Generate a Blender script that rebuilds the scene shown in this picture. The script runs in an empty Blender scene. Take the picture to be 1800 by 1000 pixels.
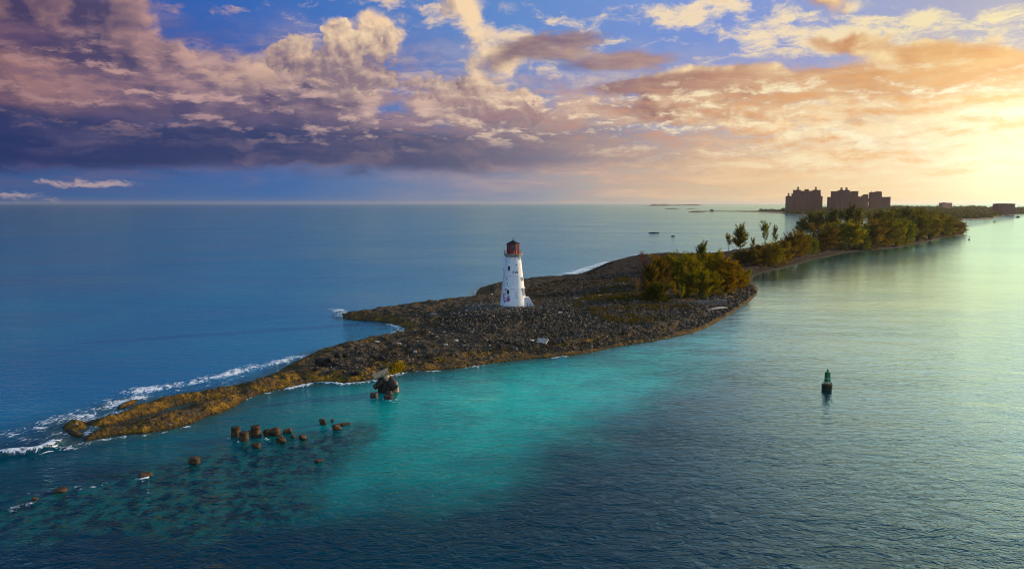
import bpy, bmesh, math, random
import numpy as np
from mathutils import Vector, Matrix, noise as mnoise
R = math.radians
C = bpy.context.scene.collection
rnd = random.Random(7)

# ------------------------------------------------------------------ camera
CAM_H = 33.5; FOC = 1386.0; HOR = 357.5
PITCH = math.atan((500 - HOR) / FOC)
cd = bpy.data.cameras.new('camera'); cam = bpy.data.objects.new('camera', cd); C.objects.link(cam)
cam.location = (0, 0, CAM_H); cam.rotation_euler = (R(90) - PITCH, 0, 0)
cd.sensor_width = 36; cd.lens = 36 * FOC / 1800; cd.clip_start = 1; cd.clip_end = 90000
bpy.context.scene.camera = cam

def ray(px, py):
    dx = (px - 900) / FOC; dy = (500 - py) / FOC
    c, s = math.cos(PITCH), math.sin(PITCH)
    return Vector((dx, c + dy * s, -s + dy * c))
def P(px, py, z=0.0):                    # photograph pixel -> point on the level z
    d = ray(px, py); t = (z - CAM_H) / d.z
    return Vector((d.x * t, d.y * t, z))
def azel(px, py):
    d = ray(px, py).normalized()
    return math.degrees(math.atan2(d.x, d.y)), math.degrees(math.asin(d.z))
def mpp(p):                              # metres per photograph pixel at a point
    c, s = math.cos(PITCH), math.sin(PITCH)
    return (p.y * c - (p.z - CAM_H) * s) / FOC

# ------------------------------------------------------------------ shader helper
def s2l(c):
    return tuple((x / 255 / 12.92) if x <= 10 else ((x / 255 + 0.055) / 1.055) ** 2.4 for x in c)
class NT:
    def __init__(s, tree): s.t = tree; s.n = tree.nodes; s.l = tree.links
    def node(s, typ, ins=None, **props):
        n = s.n.new(typ)
        for k, v in props.items(): setattr(n, k, v)
        for k, v in (ins or {}).items(): s.put(n.inputs[k], v)
        return n
    def put(s, sock, v):
        if isinstance(v, bpy.types.NodeSocket): s.l.new(v, sock)
        elif sock.type == 'RGBA' and not isinstance(v, (int, float)): sock.default_value = (*v[:3], 1)
        else: sock.default_value = v
    def m(s, op, a, b=None, c=None, clamp=False):
        n = s.n.new('ShaderNodeMath'); n.operation = op; n.use_clamp = clamp
        s.put(n.inputs[0], a)
        if b is not None: s.put(n.inputs[1], b)
        if c is not None: s.put(n.inputs[2], c)
        return n.outputs[0]
    def add(s, a, b): return s.m('ADD', a, b)
    def sub(s, a, b): return s.m('SUBTRACT', a, b)
    def mul(s, a, b): return s.m('MULTIPLY', a, b)
    def xyz(s, x=0.0, y=0.0, z=0.0):
        n = s.node('ShaderNodeCombineXYZ', {0: x, 1: y, 2: z}); return n.outputs[0]
    def vm(s, op, a, b=None, out=0, sc=None):
        n = s.n.new('ShaderNodeVectorMath'); n.operation = op
        s.put(n.inputs[0], a)
        if b is not None: s.put(n.inputs[1], b)
        if sc is not None: s.put(n.inputs[3], sc)
        return n.outputs[out]
    def noise(s, v, scale=1, detail=4, rough=.5, lac=2, dist=0, col=False, dim='2D'):
        n = s.node('ShaderNodeTexNoise', noise_dimensions=dim, ins={'Vector': v, 'Scale': scale, 'Detail': detail, 'Roughness': rough, 'Lacunarity': lac, 'Distortion': dist})
        return n.outputs[1 if col else 0]
    def voro(s, v, scale=1, feature='F1', detail=0, out=0, rough=.5, smooth=None, dim='2D'):
        n = s.node('ShaderNodeTexVoronoi', {'Vector': v, 'Scale': scale}, feature=feature, voronoi_dimensions=dim)
        n.inputs['Detail'].default_value = detail; n.inputs['Roughness'].default_value = rough
        if smooth is not None: n.inputs['Smoothness'].default_value = smooth
        return n.outputs[out]
    def sstep(s, x, a, b, lo=0.0, hi=1.0):
        n = s.node('ShaderNodeMapRange', {0: x, 1: a, 2: b, 3: lo, 4: hi}, interpolation_type='SMOOTHSTEP')
        return n.outputs[0]
    def lin(s, x, a, b, lo=0.0, hi=1.0):
        return s.node('ShaderNodeMapRange', {0: x, 1: a, 2: b, 3: lo, 4: hi}).outputs[0]
    def mix(s, f, a, b, mode='MIX'):
        n = s.node('ShaderNodeMix', data_type='RGBA', blend_type=mode)
        s.put(n.inputs[0], f); s.put(n.inputs[6], a); s.put(n.inputs[7], b)
        return n.outputs[2]
    def ramp(s, f, stops, srgb=True):
        n = s.n.new('ShaderNodeValToRGB'); s.put(n.inputs[0], f); e = n.color_ramp.elements
        while len(e) < len(stops): e.new(0.5)
        for el, (p, c) in zip(e, stops):
            el.position = p; el.color = (*(s2l(c) if srgb else c), 1)
        return n.outputs[0]

# ------------------------------------------------------------------ world: evening sky with clouds
SUN_AZ, SUN_EL = 64.0, 11.0
world = bpy.data.worlds.new('World'); bpy.context.scene.world = world; world.use_nodes = True
world.node_tree.nodes.clear()
W = NT(world.node_tree)
dirv = W.vm('NORMALIZE', W.node('ShaderNodeTexCoord').outputs['Generated'])
sep = W.node('ShaderNodeSeparateXYZ', {0: dirv})
dx_, dy_, dz_ = sep.outputs
az = W.mul(W.m('ARCTAN2', dx_, dy_), 180 / math.pi)
el = W.mul(W.m('ARCSINE', W.m('MAXIMUM', dz_, -0.02)), 180 / math.pi)
azel_v = W.xyz(az, el, 0.0)
wn = W.noise(azel_v, .22, 4, .55, col=True)
warp = W.vm('MULTIPLY', W.vm('SUBTRACT', wn, (.5, .5, .5)), (5.0, 2.6, 0))
ae_w = W.vm('ADD', azel_v, warp)
def blob_sum(items, vec):
    acc = None
    for (px, py, rx, ry, rot, w) in items:
        a, e = azel(px, py)
        loc = W.xyz(a, e, acc) if acc is not None else (a, e, 0.0)      # serial evaluation keeps the node stack small
        mp = W.node('ShaderNodeMapping', {'Vector': vec, 'Location': loc, 'Rotation': (0, 0, R(rot)), 'Scale': (rx / 24.19, ry / 24.19, 1e5)}, vector_type='TEXTURE')
        ln = W.vm('LENGTH', mp.outputs[0], out=1)
        v = W.sstep(ln, 0.0, 1.35, w, 0.0)
        acc = v if acc is None else W.add(acc, v)
    return acc
# where the photograph has cloud (+) and clear sky (-)
cover = [(130, 120, 330, 130, 0, .55), (30, 40, 200, 90, 0, .35), (330, 170, 200, 60, 0, .3), (560, 120, 170, 90, 0, .42), (625, 62, 70, 50, 0, .5),
         (500, 85, 45, 35, 0, .28), (600, 180, 360, 60, 0, .3), (820, 175, 120, 42, 0, .38), (790, 20, 170, 26, 5, .3), (880, 60, 100, 28, 0, .15), (980, 92, 150, 30, 4, .55),
         (1190, 135, 190, 34, 4, .4), (1100, 190, 330, 42, 0, .42), (1000, 225, 300, 40, 0, .22), (1430, 140, 240, 36, -6, .42), (1700, 110, 260, 46, -12, .62), (1260, 12, 190, 18, 6, .34),
         (1500, 70, 260, 30, -4, .25), (1540, 190, 280, 50, 0, .2), (1450, 0, 90, 30, -20, .25),
         (400, 45, 130, 42, 0, -.42), (330, 150, 70, 22, 8, -.22), (760, 52, 60, 40, 0, -.4), (1010, 28, 170, 26, 0, -.35), (1200, 62, 190, 34, 0, -.42), (930, 150, 90, 14, 0, -.22),
         (1620, 30, 150, 24, 0, -.4), (360, 6, 200, 16, 0, -.35), (1240, 168, 60, 10, 0, -.2), (1000, 300, 1500, 55, 0, -.5)]
cov = blob_sum(cover, ae_w)
lely = W.mul(W.m('LOGARITHM', W.add(W.mul(el, 1 / 5.0), 1.1), math.e), 21.0)
pc = W.xyz(az, lely, 0.0)
wn2 = W.noise(pc, .35, 5, .6, col=True)
pcw = W.vm('ADD', pc, W.vm('MULTIPLY', W.vm('SUBTRACT', wn2, (.5, .5, .5)), (2.2, 1.6, 0)))
def dens(vec, detail):
    n1 = W.noise(vec, .105, detail, .52)
    v1 = W.voro(vec, .36, 'SMOOTH_F1', 3, rough=.5, smooth=.6)
    return W.add(W.mul(W.sub(n1, .5), 1.75), W.mul(W.sub(.42, v1), .40))
d0 = dens(pcw, 9)
d1 = dens(W.vm('ADD', pcw, (1.15, 1.0, 0.0)), 4)
high = W.sstep(el, 13.0, 22.0)
D = W.add(W.add(d0, W.mul(cov, 1.25)), W.mul(high, -.12))
mask = W.mul(W.sstep(D, .06, .42), W.sstep(el, 1.2, 3.4))
relief = W.m('MULTIPLY_ADD', W.sub(d0, d1), 1.9, .60)
thick = W.sstep(D, .35, 1.0)
dark = blob_sum([(1000, 92, 170, 34, 4, .75), (1180, 135, 200, 36, 5, .5), (1450, 155, 220, 40, -6, .5), (1720, 115, 240, 46, -12, .55), (1290, 200, 130, 20, 0, .3),
                 (60, 30, 200, 70, 0, .55), (430, 10, 120, 20, 0, .4), (470, 205, 240, 40, 0, .55), (560, 165, 80, 28, 0, .3), (250, 120, 70, 30, 0, .1), (1100, 190, 170, 26, 0, .3), (820, 100, 90, 30, 0, .1),
                 (620, 52, 80, 45, 0, -.7), (120, 165, 170, 50, 0, -.35), (500, 80, 50, 34, 0, -.4), (820, 180, 120, 24, 0, -.35), (1420, 215, 300, 40, 0, -.4), (150, 60, 60, 30, 0, -.25)], ae_w)
lit = W.m('SUBTRACT', W.m('SUBTRACT', relief, W.mul(thick, .12)), dark)
lit = W.lin(lit, -.1, 1.05)
af = W.lin(az, -180, 180)
def apos(px): return (azel(px, 250)[0] + 180) / 360
def aramp(stops):
    st = [(apos(p), c) for p, c in stops]
    return W.ramp(af, [(0.0, st[0][1])] + st + [(.86, st[-1][1]), (1.0, st[0][1])])
c_lit = aramp([(0, (172, 128, 122)), (300, (186, 146, 142)), (520, (238, 200, 165)), (900, (248, 218, 178)), (1300, (255, 228, 182)), (1750, (255, 236, 178))])
c_low = aramp([(0, (142, 106, 112)), (300, (146, 118, 132)), (600, (172, 146, 150)), (900, (216, 182, 166)), (1300, (252, 216, 168)), (1750, (255, 230, 168))])
c_lit = W.mix(W.sstep(el, 10.5, 5.5), c_lit, c_low)
c_shd = aramp([(0, (70, 62, 98)), (350, (84, 78, 112)), (700, (112, 98, 122)), (1000, (120, 96, 112)), (1350, (190, 138, 112)), (1750, (226, 158, 88))])
c_top = aramp([(0, (36, 78, 158)), (450, (54, 104, 182)), (900, (100, 140, 202)), (1300, (128, 152, 212)), (1750, (182, 180, 198))])
c_hor = aramp([(0, (46, 88, 142)), (500, (58, 104, 162)), (900, (128, 142, 166)), (1200, (208, 190, 162)), (1500, (244, 210, 158)), (1800, (255, 226, 158))])
nish = W.node('ShaderNodeTexSky', sky_type='NISHITA', sun_disc=False, sun_elevation=R(SUN_EL), sun_rotation=R(SUN_AZ)).outputs[0]
nishs = W.vm('SCALE', nish, sc=.07)
clear = W.mix(W.sstep(el, 1.0, 9.0), c_hor, c_top)
clear = W.mix(W.sstep(el, 15.0, 45.0, 0.0, .55), clear, nishs)
# thin cirrus on the sunny side
ci = W.noise(W.vm('MULTIPLY', pcw, (.5, 1.3, 1)), .5, 8, .66)
ci2 = blob_sum([(1500, 62, 300, 42, -5, 1.0), (1250, 10, 200, 24, 6, .9), (1600, 200, 400, 70, 0, .8), (900, 60, 120, 34, 8, .7), (780, 30, 150, 30, 0, .5)], ae_w)
cim = W.mul(W.mul(W.sstep(W.add(ci, W.mul(ci2, .28)), .55, .80), .85), W.sstep(el, 2.5, 5.0))
sky = W.mix(cim, clear, c_lit)
veil = blob_sum([(100, 150, 420, 150, 0, 1.0), (450, 200, 420, 90, 0, 1.0), (900, 215, 520, 75, 0, .95), (1350, 175, 480, 75, -5, .85), (1700, 140, 260, 60, -12, .6), (650, 110, 190, 60, 0, .6), (1200, 305, 560, 60, 0, .8), (1500, 300, 500, 60, 0, .7)], ae_w)
vn = W.noise(W.vm('MULTIPLY', pcw, (.16, .42, 1)), 1, 7, .6)
c_mid = aramp([(0, (112, 84, 116)), (450, (122, 100, 134)), (800, (168, 140, 148)), (1150, (206, 172, 150)), (1450, (240, 200, 150)), (1750, (250, 212, 140))])
c_mid = W.mix(W.sstep(vn, .4, .7, 0, .55), c_mid, c_lit)
sky = W.mix(W.m('MINIMUM', W.mul(veil, W.sstep(vn, .2, .62)), .96), sky, c_mid)
cloud = W.mix(lit, c_shd, c_lit)
sky = W.mix(mask, sky, cloud)
# billowing cumulus heads catching the low sun
cb = blob_sum([(622, 78, 100, 62, 0, 1.0), (668, 62, 34, 34, 0, .5), (592, 52, 30, 24, 0, .45), (505, 88, 62, 40, 0, .85), (560, 130, 150, 46, 0, .8), (700, 150, 160, 42, 0, .75), (800, 160, 70, 44, -30, .7), (890, 178, 84, 42, 0, .8), (850, 205, 150, 34, 0, .6),
               (930, 215, 150, 34, 0, .5), (330, 130, 40, 26, 0, .45), (330, 190, 60, 22, 0, .5), (450, 232, 90, 26, 0, .6), (1330, 205, 90, 30, 0, .7), (1420, 212, 80, 30, 0, .7), (1250, 185, 120, 30, 0, .5), (1660, 228, 90, 22, 0, .5), (395, 322, 30, 11, 0, .7)], W.vm('ADD', azel_v, W.vm('SCALE', warp, sc=.45)))
pb = W.vm('ADD', azel_v, W.vm('SCALE', warp, sc=.3))
def bil(v): return W.add(W.mul(W.sub(.5, W.voro(v, .75, 'F1', 4, rough=.62)), .55), W.mul(W.sub(W.noise(v, .5, 7, .6), .5), .8))
b0 = bil(pb); b1 = W.mul(W.sub(.5, W.voro(W.vm('ADD', pb, (.42, .5, 0)), .75, 'F1', 2, rough=.6)), .55)
db = W.add(W.mul(cb, .95), b0)
cmask = W.mul(W.sstep(db, .42, .66), W.sstep(cb, .1, .3))
up = blob_sum([(625, 50, 120, 50, 0, .55), (500, 70, 70, 34, 0, .35), (885, 160, 70, 30, 0, .45), (800, 140, 60, 30, 0, .3), (1370, 190, 160, 30, 0, .4), (395, 318, 30, 10, 0, .2)], azel_v)
clit = W.lin(W.add(W.add(W.mul(W.sub(b0, b1), 1.1), .12), W.sub(up, W.mul(W.sub(db, .6), .12))), -.15, .95)
c_cum = W.mix(W.mul(up, 1.6), c_lit, aramp([(0, (190, 150, 150)), (500, (240, 208, 172)), (900, (255, 232, 190)), (1400, (255, 240, 200))]))
sky = W.mix(W.mul(cmask, .93), sky, W.mix(clit, W.mix(.35, c_shd, c_low), c_cum))
# flat slate and amber streaks in front
sn = W.noise(W.vm('MULTIPLY', azel_v, (.13, .55, 1)), 1, 7, .62)
ss = blob_sum([(960, 82, 130, 26, 8, .9), (1080, 108, 150, 20, 4, .8), (1180, 142, 170, 24, 6, .8), (1110, 150, 110, 12, 0, .4), (1150, 190, 190, 16, 0, .55), (1380, 158, 240, 30, -3, .75), (1560, 142, 200, 26, -10, .75), (1730, 112, 170, 40, -14, .95), (1600, 195, 170, 10, 0, .6),
               (1505, 216, 34, 12, 0, .7), (300, 235, 300, 18, 0, .4), (560, 160, 90, 18, 0, .35), (40, 60, 160, 50, 0, .5)], W.vm('ADD', azel_v, W.vm('SCALE', warp, sc=.35)))
sm = W.sstep(W.add(ss, W.mul(W.sub(sn, .5), 1.5)), .22, .75)
sky = W.mix(W.mul(W.mul(sm, W.sstep(ss, .03, .2)), .9), sky, W.mix(W.sstep(sn, .35, .75, 0, .6), c_shd, c_mid))
# heavy dark bank low on the left, thinning to the right
bn = W.noise(W.vm('MULTIPLY', ae_w, (.05, .55, 1)), 1, 6, .6)
bel = W.add(el, W.mul(W.sub(bn, .5), 2.0))
bank_l = W.mul(W.sstep(bel, 1.7, 2.9), W.sstep(bel, 6.9, 4.6))
bank = W.mul(bank_l, W.sstep(az, 22, -8))
c_bank = W.ramp(W.lin(az, -33, 20), [(0, (40, 54, 100)), (.3, (56, 66, 108)), (.6, (96, 96, 122)), (1, (176, 148, 140))])
bt = W.noise(W.vm('MULTIPLY', ae_w, (.12, .5, 1)), 1, 6, .6)
c_bank = W.mix(W.sstep(bt, .42, .75, 0.0, .5), c_bank, W.ramp(W.lin(az, -33, 20), [(0, (84, 80, 122)), (1, (190, 158, 146))]))
sky = W.mix(bank, sky, c_bank)
# little lit puffs under the bank
pf = W.noise(W.vm('MULTIPLY', ae_w, (.6, 1.9, 1)), 1, 7, .68)
pm = blob_sum([(160, 322, 110, 9, 0, .9), (40, 345, 90, 16, 0, .7)], W.vm('ADD', azel_v, W.vm('MULTIPLY', W.vm('SUBTRACT', wn, (.5, .5, .5)), (2.0, .8, 0))))
sky = W.mix(W.mul(W.sstep(W.add(W.mul(pm, .5), pf), .72, 1.0), .75), sky, s2l((190, 165, 165)))
# glow of the hidden sun through the thin cloud
ga, ge = azel(1830, 262)
gd = W.node('ShaderNodeMapping', {'Vector': azel_v, 'Location': (ga, ge, 0), 'Scale': (21, 6.8, 1)}, vector_type='TEXTURE').outputs[0]
gl = W.sstep(W.vm('LENGTH', gd, out=1), 1.0, .0)
gl = W.mul(gl, W.add(.55, W.mul(W.sub(ci, .3), 1.0)))
sky = W.mix(W.m('MINIMUM', W.mul(gl, 1.15), .95), sky, (1.0, .84, .58))
# golden wisps and amber undersides inside the glow
pw_ = W.vm('MULTIPLY', W.vm('ADD', azel_v, W.vm('SCALE', warp, sc=.28)), (.20, .62, 1))
wz = W.noise(pw_, 1, 9, .66)
wz2 = W.noise(W.vm('ADD', pw_, (.06, .22, 0)), 1, 6, .62)
gz_ = blob_sum([(1300, 210, 420, 70, 0, 1.0), (1600, 190, 380, 80, 0, 1.0), (1000, 190, 260, 60, 0, .6), (1650, 290, 380, 30, 0, .6), (520, 165, 420, 75, 0, .8), (150, 130, 260, 100, 0, .55), (700, 235, 300, 34, 0, .5)], azel_v)
gz_ = W.m('MINIMUM', gz_, 1.0)
sky = W.mix(W.mul(gz_, W.sstep(W.sub(wz2, wz), -.02, .20, 0.0, .7)), sky, aramp([(0, (86, 74, 108)), (500, (96, 88, 124)), (900, (176, 138, 136)), (1300, (222, 160, 112)), (1750, (244, 180, 98))]))
sky = W.mix(W.mul(gz_, W.sstep(W.add(W.sub(wz, wz2), W.mul(W.sub(wz, .5), .5)), .0, .24, 0.0, .9)), sky, aramp([(0, (184, 142, 140)), (500, (206, 170, 164)), (900, (246, 216, 184)), (1300, (255, 238, 196)), (1750, (255, 248, 214))]))
g2 = W.sstep(W.vm('LENGTH', W.vm('SUBTRACT', azel_v, (ga, ge, 0)), out=1), 13.0, .0)
sky = W.vm('ADD', sky, W.vm('SCALE', (.42, .34, .20), sc=W.m('POWER', g2, 2.0)))
sunside = W.sstep(az, -2, 30)
ele = W.sub(el, W.mul(sunside, 9.0))
sky = W.vm('SCALE', sky, sc=W.sstep(ele, 13.0, 24.0, 1.0, .42))
sky = W.mix(W.mul(W.sstep(el, 14.0, 19.0), .85), sky, W.mix(W.sstep(W.add(el, W.mul(sunside, 1.5)), 18.0, 30.0), W.ramp(W.lin(az, -35, 45), [(0, (.02, .11, .28)), (.42, (.11, .24, .38)), (.62, (.60, .62, .56)), (.76, (1.0, .92, .70)), (1, (1.1, 1.0, .78))], srgb=False), W.mix(W.sstep(az, -30, 45), (.015, .10, .26), (.09, .18, .26))))
sky = W.vm('SCALE', sky, sc=W.add(1.0, W.mul(W.mul(W.sstep(az, 0, 28), W.sstep(el, 13.0, 16.5)), W.sstep(el, 26.0, 16.0, 0.0, 1.7))))
sky = W.mix(W.sstep(el, 48.0, 75.0, 0.0, .8), sky, (.34, .52, .85))
back = W.m('MULTIPLY', W.sstep(dy_, .15, -.55), W.sstep(el, -2.0, 6.0))       # open evening sky behind the viewer
sky = W.mix(W.mul(back, .62), sky, (.50, .76, 1.12))
bg = W.node('ShaderNodeBackground', {0: sky, 1: 1.0})
wo = W.node('ShaderNodeOutputWorld', {0: bg.outputs[0]})
world.cycles.sampling_method = 'MANUAL'; world.cycles.sample_map_resolution = 512

# ------------------------------------------------------------------ sun
sl = bpy.data.lights.new('sun', 'SUN'); sun = bpy.data.objects.new('sun', sl); C.objects.link(sun)
sl.energy = 5.0; sl.angle = R(1.5); sl.color = (1.0, .76, .44)
sd = Vector((math.sin(R(SUN_AZ)) * math.cos(R(SUN_EL)), math.cos(R(SUN_AZ)) * math.cos(R(SUN_EL)), math.sin(R(SUN_EL))))
sun.rotation_euler = sd.to_track_quat('Z', 'Y').to_euler(); sun.location = (60, 60, 80)

sc = bpy.context.scene
sc.view_settings.view_transform = 'Standard'; sc.view_settings.look = 'None'
sc.view_settings.exposure = 0.0; sc.view_settings.gamma = 1.0
sc.cycles.use_denoising = True; sc.cycles.filter_width = 1.1; sc.cycles.max_bounces = 6; sc.cycles.transparent_max_bounces = 8
sc.cycles.caustics_reflective = False; sc.cycles.caustics_refractive = False; sc.cycles.sample_clamp_indirect = 4
# ------------------------------------------------------------------ numpy helpers
def poly_world(pts, z=0.0): return np.array([P(x, y, z)[:2] for x, y in pts])
def in_poly(X, Y, poly):
    ins = np.zeros(X.shape, bool); n = len(poly)
    for i in range(n):
        x1, y1 = poly[i]; x2, y2 = poly[(i + 1) % n]
        if y1 == y2: continue
        c = ((y1 > Y) != (y2 > Y)) & (X < (x2 - x1) * (Y - y1) / (y2 - y1) + x1)
        ins ^= c
    return ins
def seg_dist(X, Y, pts, closed=False):
    d = np.full(X.shape, 1e18); n = len(pts)
    for i in range(n if closed else n - 1):
        ax, ay = pts[i]; bx, by = pts[(i + 1) % n]
        vx, vy = bx - ax, by - ay; L = vx * vx + vy * vy + 1e-9
        t = np.clip(((X - ax) * vx + (Y - ay) * vy) / L, 0, 1)
        d = np.minimum(d, (X - ax - t * vx) ** 2 + (Y - ay - t * vy) ** 2)
    return np.sqrt(d)
def hash2(ix, iy, s):
    v = np.sin(ix * 127.1 + iy * 311.7 + s * 74.7) * 43758.5453
    return v - np.floor(v)
def vnoise(X, Y, s=0):
    ix, iy = np.floor(X), np.floor(Y); fx, fy = X - ix, Y - iy
    fx = fx * fx * (3 - 2 * fx); fy = fy * fy * (3 - 2 * fy)
    a = hash2(ix, iy, s); b = hash2(ix + 1, iy, s); c = hash2(ix, iy + 1, s); d = hash2(ix + 1, iy + 1, s)
    return (a + (b - a) * fx) * (1 - fy) + (c + (d - c) * fx) * fy
def fbm(X, Y, o=4, s=0, g=.5):
    r = 0; a = 1; t = 0
    for k in range(o):
        r = r + a * vnoise(X * 2 ** k + 17.3 * k, Y * 2 ** k - 9.1 * k, s + k); t += a; a *= g
    return r / t
def sst(x, a, b):
    t = np.clip((x - a) / (b - a), 0, 1); return t * t * (3 - 2 * t)
def tag(o, label=None, cat=None, group=None, kind=None):
    if label: o['label'] = label
    if cat: o['category'] = cat
    if group: o['group'] = group
    if kind: o['kind'] = kind
    return o
def mesh_obj(name, verts, faces, mat, parent=None, smooth=False, attrs=None):
    me = bpy.data.meshes.new(name)
    verts = np.asarray(verts, np.float32).reshape(-1, 3)
    if isinstance(faces, np.ndarray):
        k = faces.shape[1]; nf = len(faces)
        me.vertices.add(len(verts)); me.vertices.foreach_set('co', verts.ravel())
        me.loops.add(nf * k); me.loops.foreach_set('vertex_index', faces.astype(np.int32).ravel())
        me.polygons.add(nf); me.polygons.foreach_set('loop_start', np.arange(0, nf * k, k, dtype=np.int32))
        me.update(calc_edges=True)
    else:
        me.from_pydata([tuple(map(float, v)) for v in verts], [], faces)
    if smooth: me.polygons.foreach_set('use_smooth', [True] * len(me.polygons))
    for k, v in (attrs or {}).items():
        a = me.attributes.new(k, 'FLOAT', 'POINT'); a.data.foreach_set('value', np.asarray(v, np.float32))
    if mat is not None: me.materials.append(mat)
    o = bpy.data.objects.new(name, me); C.objects.link(o); o.parent = parent
    return o
def mat_new(name):
    m = bpy.data.materials.new(name); m.use_nodes = True; m.node_tree.nodes.clear()
    return m, NT(m.node_tree)
def out_surf(N, sh): N.node('ShaderNodeOutputMaterial', {0: sh})
def simple_mat(name, col, rough=.8, var=.25, scale=3.0, spec=.3, metal=0.0, bump=0.0, col2=None, coords='Object'):
    m, N = mat_new(name)
    tc = N.node('ShaderNodeTexCoord').outputs[coords]
    n = N.noise(tc, scale, 5, .6, dim='3D')
    c1 = s2l(col); c2 = s2l(col2) if col2 else tuple(x * (1 - var) for x in c1)
    c = N.mix(N.sstep(n, .35, .65), c1, c2)
    b = N.node('ShaderNodeBsdfPrincipled', {'Base Color': c, 'Roughness': rough, 'Specular IOR Level': spec, 'Metallic': metal})
    if bump:
        bp = N.node('ShaderNodeBump', {'Height': N.noise(tc, scale * 3, 4, .6, dim='3D'), 'Strength': 1.0, 'Distance': bump})
        N.l.new(bp.outputs[0], b.inputs['Normal'])
    out_surf(N, b.outputs[0]); return m

# ------------------------------------------------------------------ coast outlines traced on the water plane
south = [(150, 776), (175, 770), (204, 765), (228, 763), (252, 762), (275, 758), (296, 755), (326, 748), (348, 739), (367, 731), (380, 728), (396, 722), (410, 716), (424, 707), (440, 700), (460, 691),
         (492, 684), (524, 678), (550, 674), (580, 672), (610, 673), (640, 670), (664, 666), (680, 661), (700, 656), (724, 654), (760, 651), (790, 649), (820, 646), (868, 638), (905, 634), (940, 630), (960, 629),
         (1000, 625), (1032, 621), (1080, 610), (1128, 602), (1176, 594), (1219, 585), (1248, 573), (1277, 557), (1296, 543), (1320, 528), (1331, 516), (1332, 507), (1322, 497), (1322, 490), (1327, 484), (1344, 478),
         (1360, 475), (1387, 468), (1427, 457), (1453, 452), (1480, 445), (1517, 441), (1550, 438), (1579, 435), (1600, 431), (1621, 427), (1645, 421), (1667, 416), (1685, 414), (1697, 408.5)]
northZ = [(1693, 405), (1660, 404), (1600, 404), (1540, 406), (1480, 411), (1420, 414), (1376, 419), (1330, 430), (1285, 437), (1248, 443), (1200, 444), (1164, 443), (1109, 446), (1068, 456), (1032, 471), (1008, 479), (960, 483),
          (921, 486), (882, 488), (844, 498), (837, 505), (836, 513), (808, 517), (748, 523), (700, 529), (652, 537), (611, 542)]
north0 = [(600, 550), (603, 560), (628, 563), (664, 565), (688, 571), (711, 577), (708, 585), (683, 590), (652, 597), (616, 605), (580, 613), (552, 621), (532, 630), (510, 641), (492, 651), (478, 660), (455, 668),
          (436, 676), (410, 682), (374, 688), (345, 693), (320, 697), (296, 701), (262, 708), (235, 719), (210, 729), (180, 738), (153, 743)]
chan = [(160, 752), (185, 750), (215, 742), (250, 732), (280, 724), (300, 716), (330, 709), (360, 705), (395, 700), (425, 694), (400, 699), (364, 709), (330, 717), (289, 727), (250, 738), (221, 745), (190, 752), (163, 760), (146, 770)]
coast = np.vstack([poly_world(south), poly_world(northZ, 1.9), poly_world(north0), poly_world(chan)])
tip = poly_world([(110, 752), (117, 744), (133, 741), (150, 742), (158, 748), (148, 755), (135, 757), (150, 765), (140, 770), (122, 764)])
reef1 = poly_world([(205, 716), (225, 706), (242, 703), (236, 711), (222, 716), (210, 720)])
def islets(X, Y): return [coast, tip, reef1]

def land_sd(X, Y):                       # signed distance: + inside
    best = np.full(X.shape, -1e9)
    for pl in islets(X, Y):
        d = seg_dist(X, Y, pl, True); best = np.maximum(best, np.where(in_poly(X, Y, pl), d, -d))
    return best

def polar(az0, az1, naz, rows):
    a = np.radians(np.linspace(az0, az1, naz)); A, RR = np.meshgrid(a, rows)
    return RR * np.sin(A), RR * np.cos(A)
def grid_faces(nr, nc, keep=None):
    i = np.arange(nr * nc).reshape(nr, nc)
    f = np.stack([i[:-1, :-1], i[:-1, 1:], i[1:, 1:], i[1:, :-1]], -1)
    if keep is not None: f = f[keep]
    return f.reshape(-1, 4)
def compact(V, F, attrs):
    used = np.unique(F); mp = np.full(len(V), -1); mp[used] = np.arange(len(used))
    return V[used], mp[F], {k: v[used] for k, v in attrs.items()}

# ------------------------------------------------------------------ the island
def ground_h(X, Y, sd=None):
    if sd is None: sd = land_sd(X, Y)
    wob = fbm(X * .25, Y * .25, 4, 3) - .5
    east = sst(X, -22, -8)                         # west of here only low reef ridges
    s = sd + wob * 3.0 * sst(sd, .3, 4)
    ledge = .42 * sst(sd, -.6, 1.3) + .4 * sst(sd, 1, 6)
    step = .9 * sst(s, 5.2, 6.8) * east
    rise = .9 * sst(s, 8, 40) * east
    h = ledge * (.75 + .9 * fbm(X * .33, Y * .33, 3, 8)) + step + rise
    h += (fbm(X * .9, Y * .9, 4, 11) - .5) * .35 * sst(sd, 0, 1.5)
    rg = sst(sd, .2, 3.0) * (1 - east)
    h += rg * (.34 + 1.3 * (fbm(X * .35, Y * .35, 4, 21) - .35))
    lump = np.abs(fbm(X * .55 + 5, Y * .55, 4, 31) - .5)
    h += (.12 - np.minimum(lump, .12)) * 2.2 * sst(sd, 1.5, 5) * east * .5
    h += .7 * sst(Y, 480, 560) * sst(sd, 8, 30) + 2.0 * sst(Y, 620, 760) * sst(sd, 8, 40)
    dl = np.sqrt((X - LH.x) ** 2 + (Y - LH.y) ** 2)
    h = h + (LHZ - h) * (1 - sst(dl, 5.5, 12))
    h = np.where(sd < 0, np.maximum(-1.5, sd * .8), h)
    return h
LHZ = 2.5; LH = P(902, 537.5, LHZ)
rows = np.exp(np.linspace(math.log(100), math.log(1080), 900))
X, Y = polar(-37, 33, 1500, rows)
inb = (Y > 105) & (X > -85)
sd = np.full(X.shape, -50.0); sd[inb] = land_sd(X[inb], Y[inb])
H = np.full(X.shape, -1.5); k = sd > -2.5; H[k] = ground_h(X[k], Y[k], sd[k])
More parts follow.
